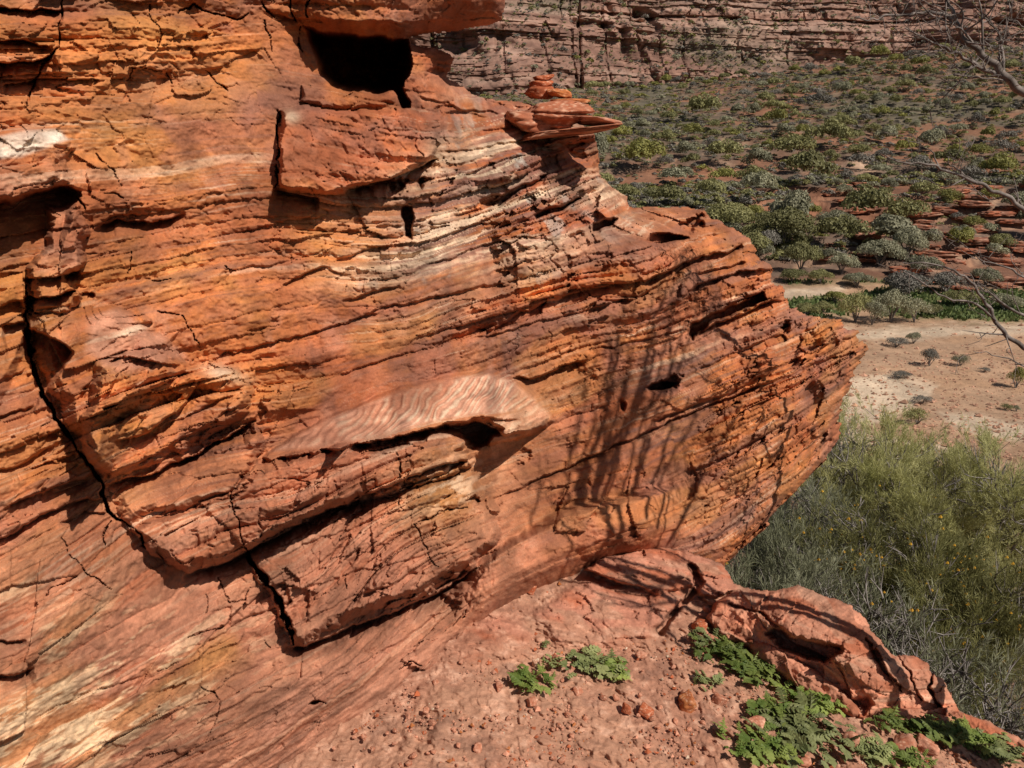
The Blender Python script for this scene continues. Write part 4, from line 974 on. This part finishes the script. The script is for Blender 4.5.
# ------------------------------------------------------------------ valley terrain
def hill_keys():
    Y = np.array([0, 3, 6, 10, 16, 24, 34, 42, 72, 80, 88, 95, 105, 130, 160, 190, 225, 250, 275, 300, 340, 420], float)
    Z = np.array([-3.0, -3.6, -5.3, -7.6, -10.2, -12.4, -13.8, -14.2, -14.2, -13.4, -12.0, -10.4, -9.2, -6.2, -.6, 5.6, 13.5, 18.5, 18, 14, 14, 16], float)
    return Y, Z
HY, HZ = hill_keys()
def terr_h(X, Y, detail=True):
    z = np.interp(Y, HY, HZ)
    q = X / np.maximum(Y, 1)
    z = z + np.clip(q - .33, -.5, .8) * sstep(150, 250, Y) * 17 + np.clip(q - .3, -.6, .6) * sstep(85, 140, Y) * 5
    z = z + (fbm2(X / 60, Y / 60, 3, 201) - .5) * 5 * sstep(90, 170, Y) + (fbm2(X / 16, Y / 16, 4, 202) - .5) * 1.8 * sstep(72, 95, Y) + (fbm2(X / 6, Y / 6, 3, 203) - .5) * .5 * sstep(20, 60, Y)
    z = z + (fbm2(X / 2.2, Y / 2.2, 4, 204) - .5) * .5 * sstep(30, 8, Y)
    # rock ledges above the creek and lower down the slope
    w = sstep(78, 86, Y) * sstep(128, 108, Y) * sstep(.0, .3, q + .25 * (fbm2(X / 14, Y / 14, 2, 205) - .5)) + .45 * sstep(108, 130, Y) * sstep(.40, .62, fbm2(X / 22, Y / 14, 3, 206))
    s = z + (fbm2(X / 9, Y / 9, 3, 207) - .5) * 1.2
    o, k, f, e = beds(s * .1, X * .1 + Y * .03, 33, .075, .5, .55, 3)
    st = np.clip((f - .90) * 10, 0, 1) - f
    z = z + np.clip(w, 0, 1) * (st * .95 + (o - .5) * 1.3)
    return z.astype(f32) + EYE
na, ny = 760, 760
aa = np.linspace(-.45, 1.25, na); yy = np.concatenate([np.linspace(.2, 30, 160)[:-1], np.linspace(30, 60, 120)[:-1], np.linspace(60, 130, 360)[:-1], np.linspace(130, 420, 270)])
A_, Y_ = np.meshgrid(aa, yy); X_ = (A_ * (Y_ + 3)).ravel().astype(f32); Y_ = Y_.ravel().astype(f32); na_, ny_ = len(aa), len(yy)
Z_ = terr_h(X_, Y_)
TV = np.stack([X_, Y_, Z_], 1)
tpx, tpy, tf = project(TV)
q = X_ / np.maximum(Y_, 1)
def terr_color():
    n1 = fbm2(X_ / 7, Y_ / 7, 4, 211); n2 = fbm2(X_ / 1.6, Y_ / 1.6, 4, 212, .6); n3 = fbm2(X_ / 30, Y_ / 30, 3, 213)
    C = np.tile(np.array([.175, .083, .05], f32), (len(X_), 1))
    C = lerp(C, np.array([.15, .105, .075]), sstep(.42, .62, n1) * .75)
    C = lerp(C, np.array([.34, .20, .12]), sstep(.56, .72, n2) * .6)
    C = lerp(C, np.array([.11, .095, .062]), (.35 + .5 * sstep(.45, .65, n3)) * sstep(120, 170, Y_))
    flat = sstep(80, 76, Y_ + 6 * (n1 - .5)) * sstep(20, 32, Y_)
    sand = np.tile(np.array([.40, .245, .15], f32), (len(X_), 1))
    sand = lerp(sand, np.array([.30, .17, .095]), sstep(.44, .66, n2) * .7)
    wx, wy = tpx + (n1 - .5) * 50, tpy + (n2 - .5) * 14
    pale = np.maximum.reduce([sstep(-3, 6, poly_sdf(wx, wy, p)) for p in ([(820, 380), (880, 374), (935, 388), (926, 398), (880, 420), (820, 440)], [(930, 408), (1060, 424), (1060, 446), (980, 440), (945, 424)], [(780, 288), (840, 286), (845, 293), (810, 298), (780, 298)], [(800, 330), (1040, 322), (1050, 334), (860, 342)], [(840, 426), (960, 450), (900, 480), (830, 470)])])
    sand = lerp(sand, np.array([.52, .39, .27]), pale * .9)
    grass = np.maximum.reduce([sstep(-3, 8, poly_sdf(wx, wy, p)) for p in ([(845, 296), (900, 284), (1060, 292), (1060, 322), (960, 324), (880, 318)], [(770, 266), (840, 258), (920, 268), (920, 288), (840, 284), (780, 286)], [(775, 298), (840, 294), (860, 316), (800, 322)])])
    GRASS = grass * flat * (n2 > .36)
    globals()['GRASS'] = GRASS
    sand = lerp(sand, np.array([.085, .115, .03]), grass * sstep(.25, .42, n2) * .9)
    C = C + (sand - C) * flat[:, None]
    near = sstep(30, 18, Y_)
    C = lerp(C, np.array([.27, .165, .11]), near * .9); C = lerp(C, np.array([.13, .10, .075]), near * sstep(.45, .65, n2) * .6)
    # bare pale patches on the hillside
    C = lerp(C, np.array([.46, .30, .20]), blob(tpx, tpy, 862, 165, 12, 9) * .9 + blob(tpx, tpy, 725, 165, 8, 5) * .6)
    C = lerp(C, np.array([.25, .105, .055]), sstep(.5, .62, fbm2(X_ / 12 + 5, Y_ / 9, 3, 215)) * .7 * sstep(80, 88, Y_))
    return np.clip(C * (.7 + .6 * n2)[:, None], .01, .8)
i, j = np.meshgrid(np.arange(ny_ - 1), np.arange(na_ - 1), indexing='ij'); b0 = (i * na_ + j).ravel()
TF = np.stack([b0, b0 + 1, b0 + na_ + 1, b0 + na_], 1)
o = link('valley_ground', mesh_np('valley_ground', TV, TF, M_TERR, terr_color(), smooth=True))
tag(o, 'gorge floor with a sandy creek bed rising to a red stony hillside', 'ground', kind='structure')

# ------------------------------------------------------------------ far canyon wall
nx_, nv_ = 1150, 420
xs = np.linspace(-170, 420, nx_); vs = np.concatenate([np.linspace(-30, 75, nv_ - 40), np.linspace(76, 190, 40)])
XX, VV = np.meshgrid(xs, vs); XX = XX.ravel().astype(f32); VV = VV.ravel().astype(f32)
wob = (fbm2(XX / 70, VV / 90, 3, 221) - .5) * 50
S = VV + (fbm2(XX / 50, VV / 30, 3, 222) - .5) * 9 + XX * .015
o1, k1, f1, e1 = beds(S * .01, XX * .01, 35, .034, .6, .14, 1); o2, k2, f2, e2 = beds(S * .01, XX * .01, 36, .011, .5, .05, 1)
cliffy = sstep(.42, .60, fbm2(XX / 80, VV / 34, 3, 223) + .25 * sstep(140, 20, XX) * sstep(40, 20, VV))
slope = np.where(VV < 0, .3, .62)
yb = 318 + VV * 1.0 - wob * .6 + .10 * XX
prof = np.interp(VV, [-30, 10, 14, 26, 30, 44, 50, 60, 66, 90, 190], [0, 6, 12, 13, 22, 25, 38, 40, 52, 78, 190])
yb = 296 + prof * .7 + np.maximum(VV, 0) * .75 - wob + .08 * XX
gully = np.abs(fbm2(XX / 38, VV / 200, 3, 224) - .5); yb = yb + 4 * sstep(.02, 0, gully) + 2.0 * sstep(.04, 0, np.abs(fbm2(XX / 11, VV / 30, 3, 225) - .5))
yb = yb - (4.6 * (o1 - .5) + 2.2 * (o2 - .5)) * (.5 + .8 * cliffy) - 5 * (fbm2(XX / 12, VV / 9, 4, 226) - .5) * 1.3 - 3.0 * (fbm2(XX / 4, VV / 3, 3, 227) - .5)
cr, _c = fbm2(XX / 24, VV / 15, 3, 228), 0
yb = yb + 9 * sstep(.62, .70, cr) * cliffy
n1 = fbm2(XX / 20, VV / 8, 4, 231); n2 = fbm2(XX / 3.5, VV / 2, 3, 232); bnd = fbm2(XX / 90, S / 3.2, 4, 233)
C = np.tile(np.array([.31, .21, .145], f32), (len(XX), 1))
C = lerp(C, np.array([.385, .205, .145]), cliffy * .8); C = lerp(C, np.array([.50, .32, .235]), sstep(.55, .70, bnd) * .7)
C = lerp(C, np.array([.24, .12, .085]), sstep(.52, .38, bnd) * .6); C = lerp(C, np.array([.19, .15, .105]), (1 - cliffy) * sstep(.4, .6, n1) * .7)
C = lerp(C, np.array([.55, .34, .25]), sstep(.62, .72, n1) * cliffy * .6)
C = np.clip(.68 * C * [.98, .98, .98] * (.55 + .9 * n2)[:, None] * (.80 + .4 * rnd1(k1, 9))[:, None], .01, .7)
i, j = np.meshgrid(np.arange(nv_ - 1), np.arange(nx_ - 1), indexing='ij'); b0 = (i * nx_ + j).ravel()
CW = np.stack([XX, yb, VV + EYE], 1)
o = link('canyon_wall', mesh_np('canyon_wall', CW, np.stack([b0, b0 + 1, b0 + nx_ + 1, b0 + nx_], 1), M_FAR, C, smooth=False))
tag(o, 'layered red-brown canyon wall rising behind the valley', 'canyon wall', kind='structure')

# ------------------------------------------------------------------ shrubs of the valley
M_SH = [leaf_mat('olive_leaves', (.16, .15, .055), (.32, .295, .12), scale=5, objvar=.3), leaf_mat('greygreen_leaves', (.20, .19, .115), (.36, .335, .21), scale=5, objvar=.25),
        leaf_mat('yellowgreen_leaves', (.185, .175, .042), (.33, .30, .085), scale=5, objvar=.25), leaf_mat('bare_grey_twigs', (.135, .118, .092), (.225, .198, .160), scale=6, objvar=.25, transl=.05)]
def shrub_geo(seed, nl=900, ls=.075, lobes=9, hgt=.62, openness=.5):
    r = np.random.default_rng(seed)
    a_ = r.uniform(0, 6.28, lobes); ro = np.sqrt(r.uniform(0, 1, lobes)) * .33
    c = np.stack([np.cos(a_) * ro, np.sin(a_) * ro, (.44 - .9 * ro ** 2 - r.uniform(0, .10, lobes)) * hgt / .62], 1); c[0] = (0, 0, .42)
    R = r.uniform(.15, .23, lobes)
    k = r.integers(0, lobes, nl); d = r.normal(size=(nl, 3)); d /= np.linalg.norm(d, axis=1)[:, None]; d[:, 2] = np.abs(d[:, 2]) * 1.0 - .35
    P = c[k] + d * (R[k] * np.where(r.random(nl) < .75, r.uniform(.86, 1.08, nl), r.uniform(.5, .9, nl)))[:, None]; P[:, 2] = np.maximum(P[:, 2], .04)
    nrm = d + r.normal(0, .32, (nl, 3)); nrm /= np.linalg.norm(nrm, axis=1)[:, None]
    a = np.cross(nrm, r.normal(size=(nl, 3))); a /= np.linalg.norm(a, axis=1)[:, None]; b = np.cross(nrm, a)
    s = ls * r.uniform(.5, 1.2, nl)[:, None]
    V = np.stack([P - a * s, P + b * s * .55 + nrm * s * .2, P + a * s, P - b * s * .55 + nrm * s * .2], 1).reshape(-1, 3)
    return V, np.arange(nl * 4).reshape(-1, 4)
def trunk_geo(seed, n=6, h=.4, w=.25, r0=.018):
    r = np.random.default_rng(seed); G = []
    for _ in range(n):
        a = r.uniform(0, 6.28); e = np.array([math.cos(a) * w * r.uniform(.4, 1), math.sin(a) * w * r.uniform(.4, 1), h * r.uniform(.7, 1)])
        G.append(tube_geo(catmull([(0, 0, -.05), e * [.4, .4, .5] + r.normal(0, .02, 3), e], 6), r0, r0 * .4, 5))
    return join_geo(G)
small_src = []
for m in range(4):
    for v in range(4):
        V, F = shrub_geo(700 + m * 10 + v, nl=1500 if m < 3 else 1100, ls=.036 if m < 3 else .030, lobes=7 + v, hgt=.58 + .06 * v)
        small_src.append(mesh_np('shrub', V, F, M_SH[m]))
NAMES = ['rounded olive green shrub among many on the red hillside', 'grey-green dome shaped shrub among many on the red hillside', 'yellow-green rounded shrub among many on the red hillside', 'leafless purple-grey shrub among many on the red hillside']
GROUPS = ['olive shrubs on the hillside', 'grey-green shrubs on the hillside', 'yellow-green shrubs on the hillside', 'bare grey shrubs on the hillside']
rs = np.random.default_rng(99)
pg = tpy.reshape(ny_, na_); run = np.minimum.accumulate(pg, 0); vis_ok = (pg <= run + .3).ravel()
cand = np.nonzero(vis_ok & (tpx > 585) & (tpx < 1050) & (tpy > 52) & (tpy < 262) & (Y_ > 78) & (Y_ < 262))[0]
wts = 1.0 / (1 + 0 * Y_[cand]); cand = rs.permutation(cand)
dens = fbm2(X_ / 18, Y_ / 18, 3, 241)
placed = []; small = []
# weight so that candidates are even in the picture
cell = {}
for c in cand:
    cell.setdefault((int(tpx[c] // 4), int(tpy[c] // 3)), c)
cand = rs.permutation(np.array(list(cell.values())))
in_ledge = (tpy > 186) & (tpx > 800)
for c in cand:
    f = tf[c]; w = float(np.clip(rs.lognormal(math.log(4.9 if Y_[c] < 165 else 4.0), .42), 1.8, 9.0)); wp = w * FPX / f
    dmin = wp * .52
    if in_ledge[c] and rs.random() > .35: continue
    if rs.random() > .12 + 1.1 * float(sstep(.36, .60, dens[c:c + 1])[0]): continue
    if any(abs(x - tpx[c]) < (dmin + d) * .5 * 1.25 and abs(y - tpy[c]) < (dmin + d) * .5 * .62 for x, y, d in placed): continue
    placed.append((tpx[c], tpy[c], dmin)); small.append((c, w))
small.sort(key=lambda s: -s[1] / tf[s[0]])
print('hillside shrubs', len(small))
def shrub_kind(c):
    x = rs.random() + .35 * (fbm2(X_[c:c + 1] / 25, Y_[c:c + 1] / 25, 2, 243)[0] - .5)
    return 3 if x > .80 else (2 if x > .62 else (1 if x > .36 else 0))
rest = []
for c, w in small[:285]:
    m = shrub_kind(c); o = link('shrub', small_src[m * 4 + int(rs.integers(4))]); o.location = TV[c] - [0, 0, .12]
    o.scale = (w, w * rs.uniform(.85, 1.1), w * rs.uniform(.85, 1.2)); o.rotation_euler = (0, 0, rs.uniform(0, 6.28))
    tag(o, NAMES[m], 'shrub', GROUPS[m])
def scatter_mesh(name, items, mats, label, nl, ls):
    V, F, MI, b = [], [], [], 0
    base = [shrub_geo(800 + k, nl=nl, ls=ls, lobes=5) for k in range(5)]
    for P, w, m in items:
        v, f = base[int(rs.integers(5))]; a = rs.uniform(0, 6.28); c, s = math.cos(a), math.sin(a)
        v = v * [w, w, w * .8]; v = np.stack([v[:, 0] * c - v[:, 1] * s, v[:, 0] * s + v[:, 1] * c, v[:, 2]], 1) + P
        V.append(v); F.append(f + b); b += len(v); MI.append(np.full(len(f), m))
    o = link(name, mesh_np(name, np.concatenate(V), np.concatenate(F), mats=mats, midx=np.concatenate(MI)))
    return tag(o, label, 'scrub', kind='stuff')
items = [(TV[c] - [0, 0, .1], w, shrub_kind(c)) for c, w in small[285:]]
cs = rs.choice(np.nonzero((tpx > 420) & (tpx < 1120) & (tpy > 45) & (tpy < 262) & (Y_ > 80) & (Y_ < 268))[0], 26000)
for c in cs:
    if rs.random() < .15 + .9 * dens[c] + .35 * float(Y_[c] > 150) - .5 * in_ledge[c]: items.append((TV[c] - [0, 0, .05], float(np.clip(rs.lognormal(.1, .4), .5, 2.4)), int(rs.choice(4, p=[.28, .27, .1, .35]))))
scatter_mesh('scrub', items, M_SH, 'low scrub and dry brush covering the hillside between the larger shrubs', 110, .11)
# scrub on the canyon wall
wpx, wpy, wf = project(CW)
cs = np.nonzero((wpx > 430) & (wpx < 1060) & (wpy > -15) & (wpy < 105))[0]; cs = rs.choice(cs, 12000)
items = [(CW[c] - [0, .6, .3], float(np.clip(rs.lognormal(.35, .45), .7, 4.5)), int(rs.choice(4, p=[.3, .35, .05, .3]))) for c in cs if rs.random() < .25 + .75 * (1 - cliffy[c]) * sstep(.40, .6, n1[c])]
scatter_mesh('scrub', items, M_SH, 'sparse scrub dotted over the ledges of the far canyon wall', 40, .16)

# ------------------------------------------------------------------ trees and shrubs along the creek, one by one
def on_terrain(x, y):
    k = np.argmin((tpx - x) ** 2 + (tpy - y) ** 2 + 1e6 * (~vis_ok)); return TV[k].astype(float), float(tf[k])
def bush(name, cat, label, x, ybase, wpx_, hpx, m, seed, open_=False, group='trees and shrubs along the creek'):
    P, f = on_terrain(x, ybase); w = wpx_ * f / FPX; h = hpx * f / FPX
    rt_ = empty(name, P); tag(rt_, label, cat, group)
    nl, ls = (5200, .024) if not open_ else (2600, .022)
    V, F = shrub_geo(seed, nl=nl, ls=ls, lobes=13, hgt=.62)
    V = V * [w, w, h / .66]; link('crown', mesh_np('crown', V, F, M_SH[m]), rt_)
    V, F = trunk_geo(seed, 8, h * .6, w * .34, w * .018); link('trunk', mesh_np('trunk', V, F, M_TWIG, smooth=True), rt_)
    return rt_
for k, (nm, ct, lab, x, y, w, h, m) in enumerate([
    ('creek_tree', 'tree', 'dome shaped olive tree, upper one of the dark clump left of the creek', 728, 236, 62, 40, 0), ('creek_tree', 'tree', 'large round olive tree in the middle of the dark clump', 782, 246, 74, 46, 0), ('creek_tree', 'tree', 'olive tree hanging over the cliff edge at the clump', 752, 256, 50, 30, 0),
    ('creek_tree', 'tree', 'rounded olive tree at the lower end of the dark clump', 801, 272, 38, 36, 0), ('creek_tree', 'tree', 'grey bare tree below the olive clump', 765, 252, 42, 26, 3), ('creek_tree', 'tree', 'olive tree left above the ledge shadow', 833, 232, 44, 26, 1), ('creek_tree', 'tree', 'small round grey-green tree casting a shadow on the grass', 842, 274, 32, 24, 1),
    ('creek_tree', 'tree', 'pale grey-green tree in front of the rock ledges', 906, 262, 44, 40, 1), ('creek_tree', 'tree', 'grey-green tree left of the pale one', 880, 266, 48, 32, 1), ('creek_tree', 'tree', 'pale bushy tree right below the pale grey-green one', 922, 276, 40, 24, 1), ('creek_tree', 'tree', 'dark grey spreading tree beside the green grass', 905, 296, 56, 30, 3), ('creek_tree', 'tree', 'dark grey tree right of the spreading one', 945, 292, 42, 24, 3),
    ('creek_tree', 'tree', 'feathery light green tree standing on the sand', 890, 322, 42, 42, 1), ('creek_tree', 'tree', 'feathery green tree at the left of the sand group', 855, 322, 40, 36, 0), ('creek_tree', 'tree', 'feathery tree in the middle of the sand group', 872, 325, 34, 30, 1), ('creek_tree', 'tree', 'thin grey-green tree at the right of the sand group', 915, 322, 34, 30, 1),
    ('creek_shrub', 'shrub', 'dark green low bush by the rock nose at the sand', 806, 316, 26, 16, 0), ('creek_shrub', 'shrub', 'green low bush right of the dark low one', 822, 312, 22, 14, 0), ('creek_tree', 'tree', 'olive tree at the foot of the right hand ledges', 985, 286, 34, 22, 1), ('creek_tree', 'tree', 'olive shrub tree high on the right hand ledges', 1000, 250, 30, 20, 0), ('creek_tree', 'tree', 'grey shrub tree on the ledges left of the olive one', 962, 240, 28, 18, 1)]):
    bush(nm, ct, lab, x, y, w, h, m, 900 + k, open_=k >= 12 and k < 16)
for k, (lab, x, y, w, h, m) in enumerate([('dry grey bush at the left of the pebble flat', 896, 347, 24, 12, 3), ('small olive bush beside the dry grey one', 914, 344, 18, 14, 1), ('upright dry grey bush in the middle of the pebble flat', 929, 366, 24, 22, 3), ('pale dry bush right of the upright one', 960, 366, 20, 14, 1), ('low grey bush nearest the rock nose', 899, 378, 26, 9, 3),
    ('dark green bush at the lower edge of the sand', 917, 424, 30, 20, 0), ('small grey bush above the dark green one', 922, 404, 22, 10, 3), ('green bush at the right edge of the pebble flat', 1016, 388, 22, 26, 2), ('small dark bush on the lower right sand', 1006, 410, 14, 8, 0), ('tiny bush right of the small dark one', 1016, 411, 10, 7, 1), ('low dry tuft on the pebble flat', 983, 372, 12, 6, 3)]):
    bush('dry_shrub', 'shrub', lab, x, y, w, h, m, 950 + k, open_=True, group='bushes on the pebble flat')

pk = rs.choice(np.nonzero(vis_ok & (tpx > 800) & (tpx < 1090) & (tpy > 318) & (tpy < 460) & (Y_ > 22) & (Y_ < 78))[0], 3800)
V, F, C = [], [], []
for k, c in enumerate(pk):
    if rs.random() > .25 + .75 * float(sstep(345, 365, np.array([tpy[c] + 20 * (dens[c] - .5)]))[0]): continue
    sz = float(np.clip(rs.lognormal(math.log(.06), .5), .025, .25))
    V.append(oct_v * (sz * rs.uniform(.6, 1.3, (6, 1))) * [1.2, 1.0, .7] + TV[c] + [rs.normal(0, .25), rs.normal(0, .12), sz * .2]); F.append(oct_f + 6 * len(F)); C.append(np.tile(np.array([.36, .19, .12]) * rs.uniform(.6, 1.35), (6, 1)))
o = link('pebbles', mesh_np('pebbles', np.concatenate(V), np.concatenate(F), M_TERR, np.concatenate(C)))
tag(o, 'brown pebbles strewn over the sandy flat beside the creek', 'pebbles', kind='stuff')

M_GRASS = leaf_mat('creek_grass', (.075, .11, .03), (.17, .20, .07), scale=.4, transl=.2)
gk = rs.choice(np.nonzero(vis_ok & (GRASS > .4) & (tpx > 760) & (tpx < 1080))[0], 5200)
n = len(gk); Pg = TV[gk] + np.stack([rs.normal(0, .2, n), rs.normal(0, .12, n), np.zeros(n)], 1); ag = rs.uniform(0, 6.28, n); wv = np.stack([np.cos(ag), np.sin(ag), np.zeros(n)], 1) * rs.uniform(.05, .16, (n, 1)); hv = np.stack([rs.normal(0, .08, n), rs.normal(0, .08, n), rs.uniform(.10, .38, n)], 1)
o = link('grass', mesh_np('grass', np.stack([Pg - wv, Pg + wv, Pg + hv * .8 + wv * .8, Pg + hv - wv * .6], 1).reshape(-1, 3), np.arange(n * 4).reshape(-1, 4), M_GRASS))
tag(o, 'green grass growing along the creek bed', 'grass', kind='stuff')
for k, (lab, x, y, w, h, m) in enumerate([('low green bush by the rock nose above the pale sand', 792, 282, 30, 16, 0), ('round olive bush on the pale sand left of the shadow casting tree', 820, 284, 26, 18, 0), ('grey-green bush at the creek below the dark clump', 858, 288, 34, 18, 1), ('small olive bush between the creek grass and the feathery group', 836, 302, 24, 13, 2), ('dark olive bush at the edge of the creek grass', 962, 306, 40, 18, 0), ('grey-green bush at the far right of the creek grass', 1006, 312, 40, 22, 1), ('olive bush low on the creek grass', 934, 316, 26, 14, 0)]):
    bush('creek_shrub', 'shrub', lab, x, y, w, h, m, 980 + k)

# ------------------------------------------------------------------ rock ledges stepping up from the creek
ledge_src = [rock_mesh('rock_ledge', 1300 + k, (1, .55, .16), sub=4, planes=16, tint=np.array([.20, .085, .052]), mat=M_TERR, flat=.8, lay=.25, rough=.34) for k in range(6)]
for k in range(150):
    x, y = rs.uniform(810, 1060), rs.uniform(186, 292)
    if rs.random() > .25 + .75 * float(sstep(800, 900, np.array([x]))[0]): continue
    if y > 262 and x < 900: continue
    P, f = on_terrain(x, y); w = float(min(rs.lognormal(math.log(1.5), .4), 2.8))
    o = link('rock_ledge', ledge_src[int(rs.integers(6))]); o.location = P + [0, 0, .15 * w]; o.scale = (w, w * .7, w * rs.uniform(.8, 1.3)); o.rotation_euler = (rs.uniform(-.02, .16), rs.uniform(-.08, .08), rs.normal(0, .3))
    tag(o, 'dark red rock ledge among many stepping up from the creek to the shrubs', 'rock ledge', 'rock ledges above the creek')

# ------------------------------------------------------------------ big feathery bushes just below the ledge
M_BIG = [leaf_mat('feathery_green', (.36, .345, .12), (.62, .575, .27), scale=1.6, transl=.4), leaf_mat('dull_green', (.165, .165, .09), (.28, .275, .17), scale=1.8, transl=.3), leaf_mat('golden_green', (.15, .142, .045), (.27, .25, .095), scale=1.6, transl=.35)]
M_FLOWER = leaf_mat('orange_flower', (.45, .22, .02), (.6, .33, .03), scale=4, transl=.2)
def big_bush_parts(seed, R, H, nspray, nleaf, ll, up=.8, flowers=0, bare=.0):
    r = np.random.default_rng(seed); stems, tips = [], []
    for k in range(24):
        a = r.uniform(0, 6.28); ro = R * math.sqrt(r.uniform(.03, 1)); hh = H * math.sqrt(max(.12, 1 - .86 * (ro / R) ** 2)) * r.uniform(.78, 1.0)
        e = np.array([math.cos(a) * ro, math.sin(a) * ro, hh]); m = e * [.35, .35, .5] + r.normal(0, .08 * R, 3) * [1, 1, .4]
        P = catmull([(r.normal(0, .06), r.normal(0, .06), -.1), m, e], 14); stems.append(tube_geo(P, .026 * r.uniform(.6, 1.1), .006, 5))
        for _ in range(15):
            i = int(r.integers(8, 14)) if r.random() < .85 else int(r.integers(4, 9)); i = min(i, 12); q = np.array([math.cos(a), math.sin(a), 0]) * r.uniform(0, .6) + r.normal(0, .55, 3) + [0, 0, .55]; q /= np.linalg.norm(q); l = R * r.uniform(.18, .42)
            tw = catmull([P[i], P[i] + q * l * .55 + r.normal(0, .05, 3), P[i] + q * l + [0, 0, .05]], 7); stems.append(tube_geo(tw, .0085, .003, 4)); tips.append((tw[3:], q))
            for _ in range(3):
                h = int(r.integers(2, 6)); q2 = q * .7 + r.normal(0, .45, 3) + [0, 0, .2]; q2 /= np.linalg.norm(q2); l2 = l * r.uniform(.4, .8)
                t2 = catmull([tw[h], tw[h] + q2 * l2 * .5, tw[h] + q2 * l2], 5); stems.append(tube_geo(t2, .0045, .002, 3)); tips.append((t2[2:], q2))
    tips = [t for t in tips if r.random() > .72 + .28 * bare]
    n = nspray; pick = r.integers(0, len(tips), n); base = np.array([tips[i][0][int(r.integers(len(tips[i][0])))] for i in pick]); ax = np.array([tips[i][1] for i in pick])
    ax = ax * .75 + [0, 0, up * .8] + r.normal(0, .22, (n, 3)); ax /= np.linalg.norm(ax, axis=1)[:, None]
    base = base + r.normal(0, .035, (n, 3)); sl = ll * 2.4 * r.uniform(.5, 1.4, n)                                     # sprays of narrow upright leaves
    b = np.repeat(base, nleaf, 0); A = np.repeat(ax, nleaf, 0); SL = np.repeat(sl, nleaf); N = n * nleaf
    s0 = b + A * (SL * r.uniform(0, 1, N))[:, None]
    d = A + r.normal(0, .42, (N, 3)); d /= np.linalg.norm(d, axis=1)[:, None]; ln = ll * r.uniform(.6, 1.3, N)[:, None]
    w = np.cross(d, r.normal(size=(N, 3))); w /= np.linalg.norm(w, axis=1)[:, None]; w *= ll * .036
    V = np.stack([s0 - w * .5, s0 + d * ln * .5 - w, s0 + d * ln, s0 + d * ln * .5 + w], 1).reshape(-1, 3)
    F = np.arange(N * 4).reshape(-1, 4); fl = None
    if flowers:
        k = r.integers(0, N, flowers); c = s0[k] + d[k] * ln[k]; o4 = np.array([[1, 0, 0], [0, 1, 0], [-1, 0, 0], [0, -1, 0], [0, 0, 1.2]]) * .014
        fV = (c[:, None] + o4[None] * r.uniform(.6, 1.3, (flowers, 1, 1))).reshape(-1, 3); fF = (np.array([[0, 1, 4], [1, 2, 4], [2, 3, 4], [3, 0, 4]])[None] + 5 * np.arange(flowers)[:, None, None]).reshape(-1, 3); fl = (fV, fF)
    return join_geo(stems) if False else stems, (V, F), fl
def tri_join(stems): return join_geo(stems)
def big_bush(label, loc, R, H, seed, m, nspray=2600, nleaf=20, ll=.070, flowers=0, up=.8, bare=0.0, rz=0):
    o = empty('feathery_bush', loc); o.rotation_euler = (0, 0, rz); tag(o, label, 'bush', 'big feathery bushes below the ledge')
    st, (V, F), fl = big_bush_parts(seed, R, H, nspray, nleaf, ll, up, flowers, bare)
    v, f = tri_join(st); link('stem', mesh_np('stem', v, f, M_TWIG, smooth=True), o)
    link('foliage', mesh_np('foliage', V, F, M_BIG[m]), o)
    if fl: link('blossom', mesh_np('blossom', fl[0], fl[1], M_FLOWER), o)
    return o
def below(x, y, f, drop):   # a bush whose crown top shows at (x, y) at forward distance f
    p = at(x, y, f); return (p[0], p[1], p[2] - drop)
big_bush('tall yellow-green feathery bush with its top against the sand', below(880, 420, 9.0, 2.2), 1.15, 2.2, 21, 0, 4200)
big_bush('pale green feathery bush at the right edge above the golden one', below(1010, 446, 8.4, 2.0), 1.0, 2.0, 22, 0, 3600)
big_bush('feathery bush between the tall yellow-green one and the right edge', below(952, 446, 9.4, 1.9), .8, 1.9, 31, 0, 2800)
big_bush('dull green bush hugging the underside of the rock nose', below(815, 478, 8.2, 2.0), .95, 2.0, 23, 1, 3000)
big_bush('dull grey-green bush with upright leaves behind the outcrop', below(765, 562, 5.6, 1.4), .75, 1.4, 24, 1, 3000, flowers=60, up=1.2)
big_bush('grey-green bush with silvery twigs left of the flowering olive one', below(800, 540, 6.6, 1.5), .7, 1.5, 32, 1, 1600, flowers=60, up=.9, bare=.35)
big_bush('olive bush with orange flowers in the middle of the thicket', below(893, 510, 6.6, 1.5), .75, 1.5, 25, 2, 2600, flowers=260, bare=.1)
big_bush('golden green bush with yellow flowers at the right of the thicket', below(985, 540, 6.0, 1.6), .75, 1.6, 26, 2, 3000, flowers=220)
big_bush('mostly bare grey twiggy bush in the shaded hollow of the thicket', below(860, 575, 5.2, 1.3), .65, 1.3, 27, 1, 400, flowers=30, bare=.7)
big_bush('dark twiggy bush beside the lower right rock ridge', below(960, 655, 4.6, 1.2), .55, 1.2, 28, 1, 400, bare=.6)
big_bush('grey-green feathery bush behind the tall one, half hidden by the rock nose', below(840, 440, 11.0, 2.0), 1.0, 2.0, 30, 1, 2600)
big_bush('olive bush low behind the right end of the outcrop', below(915, 640, 5.4, 1.0), .5, 1.0, 29, 2, 1200, flowers=60)
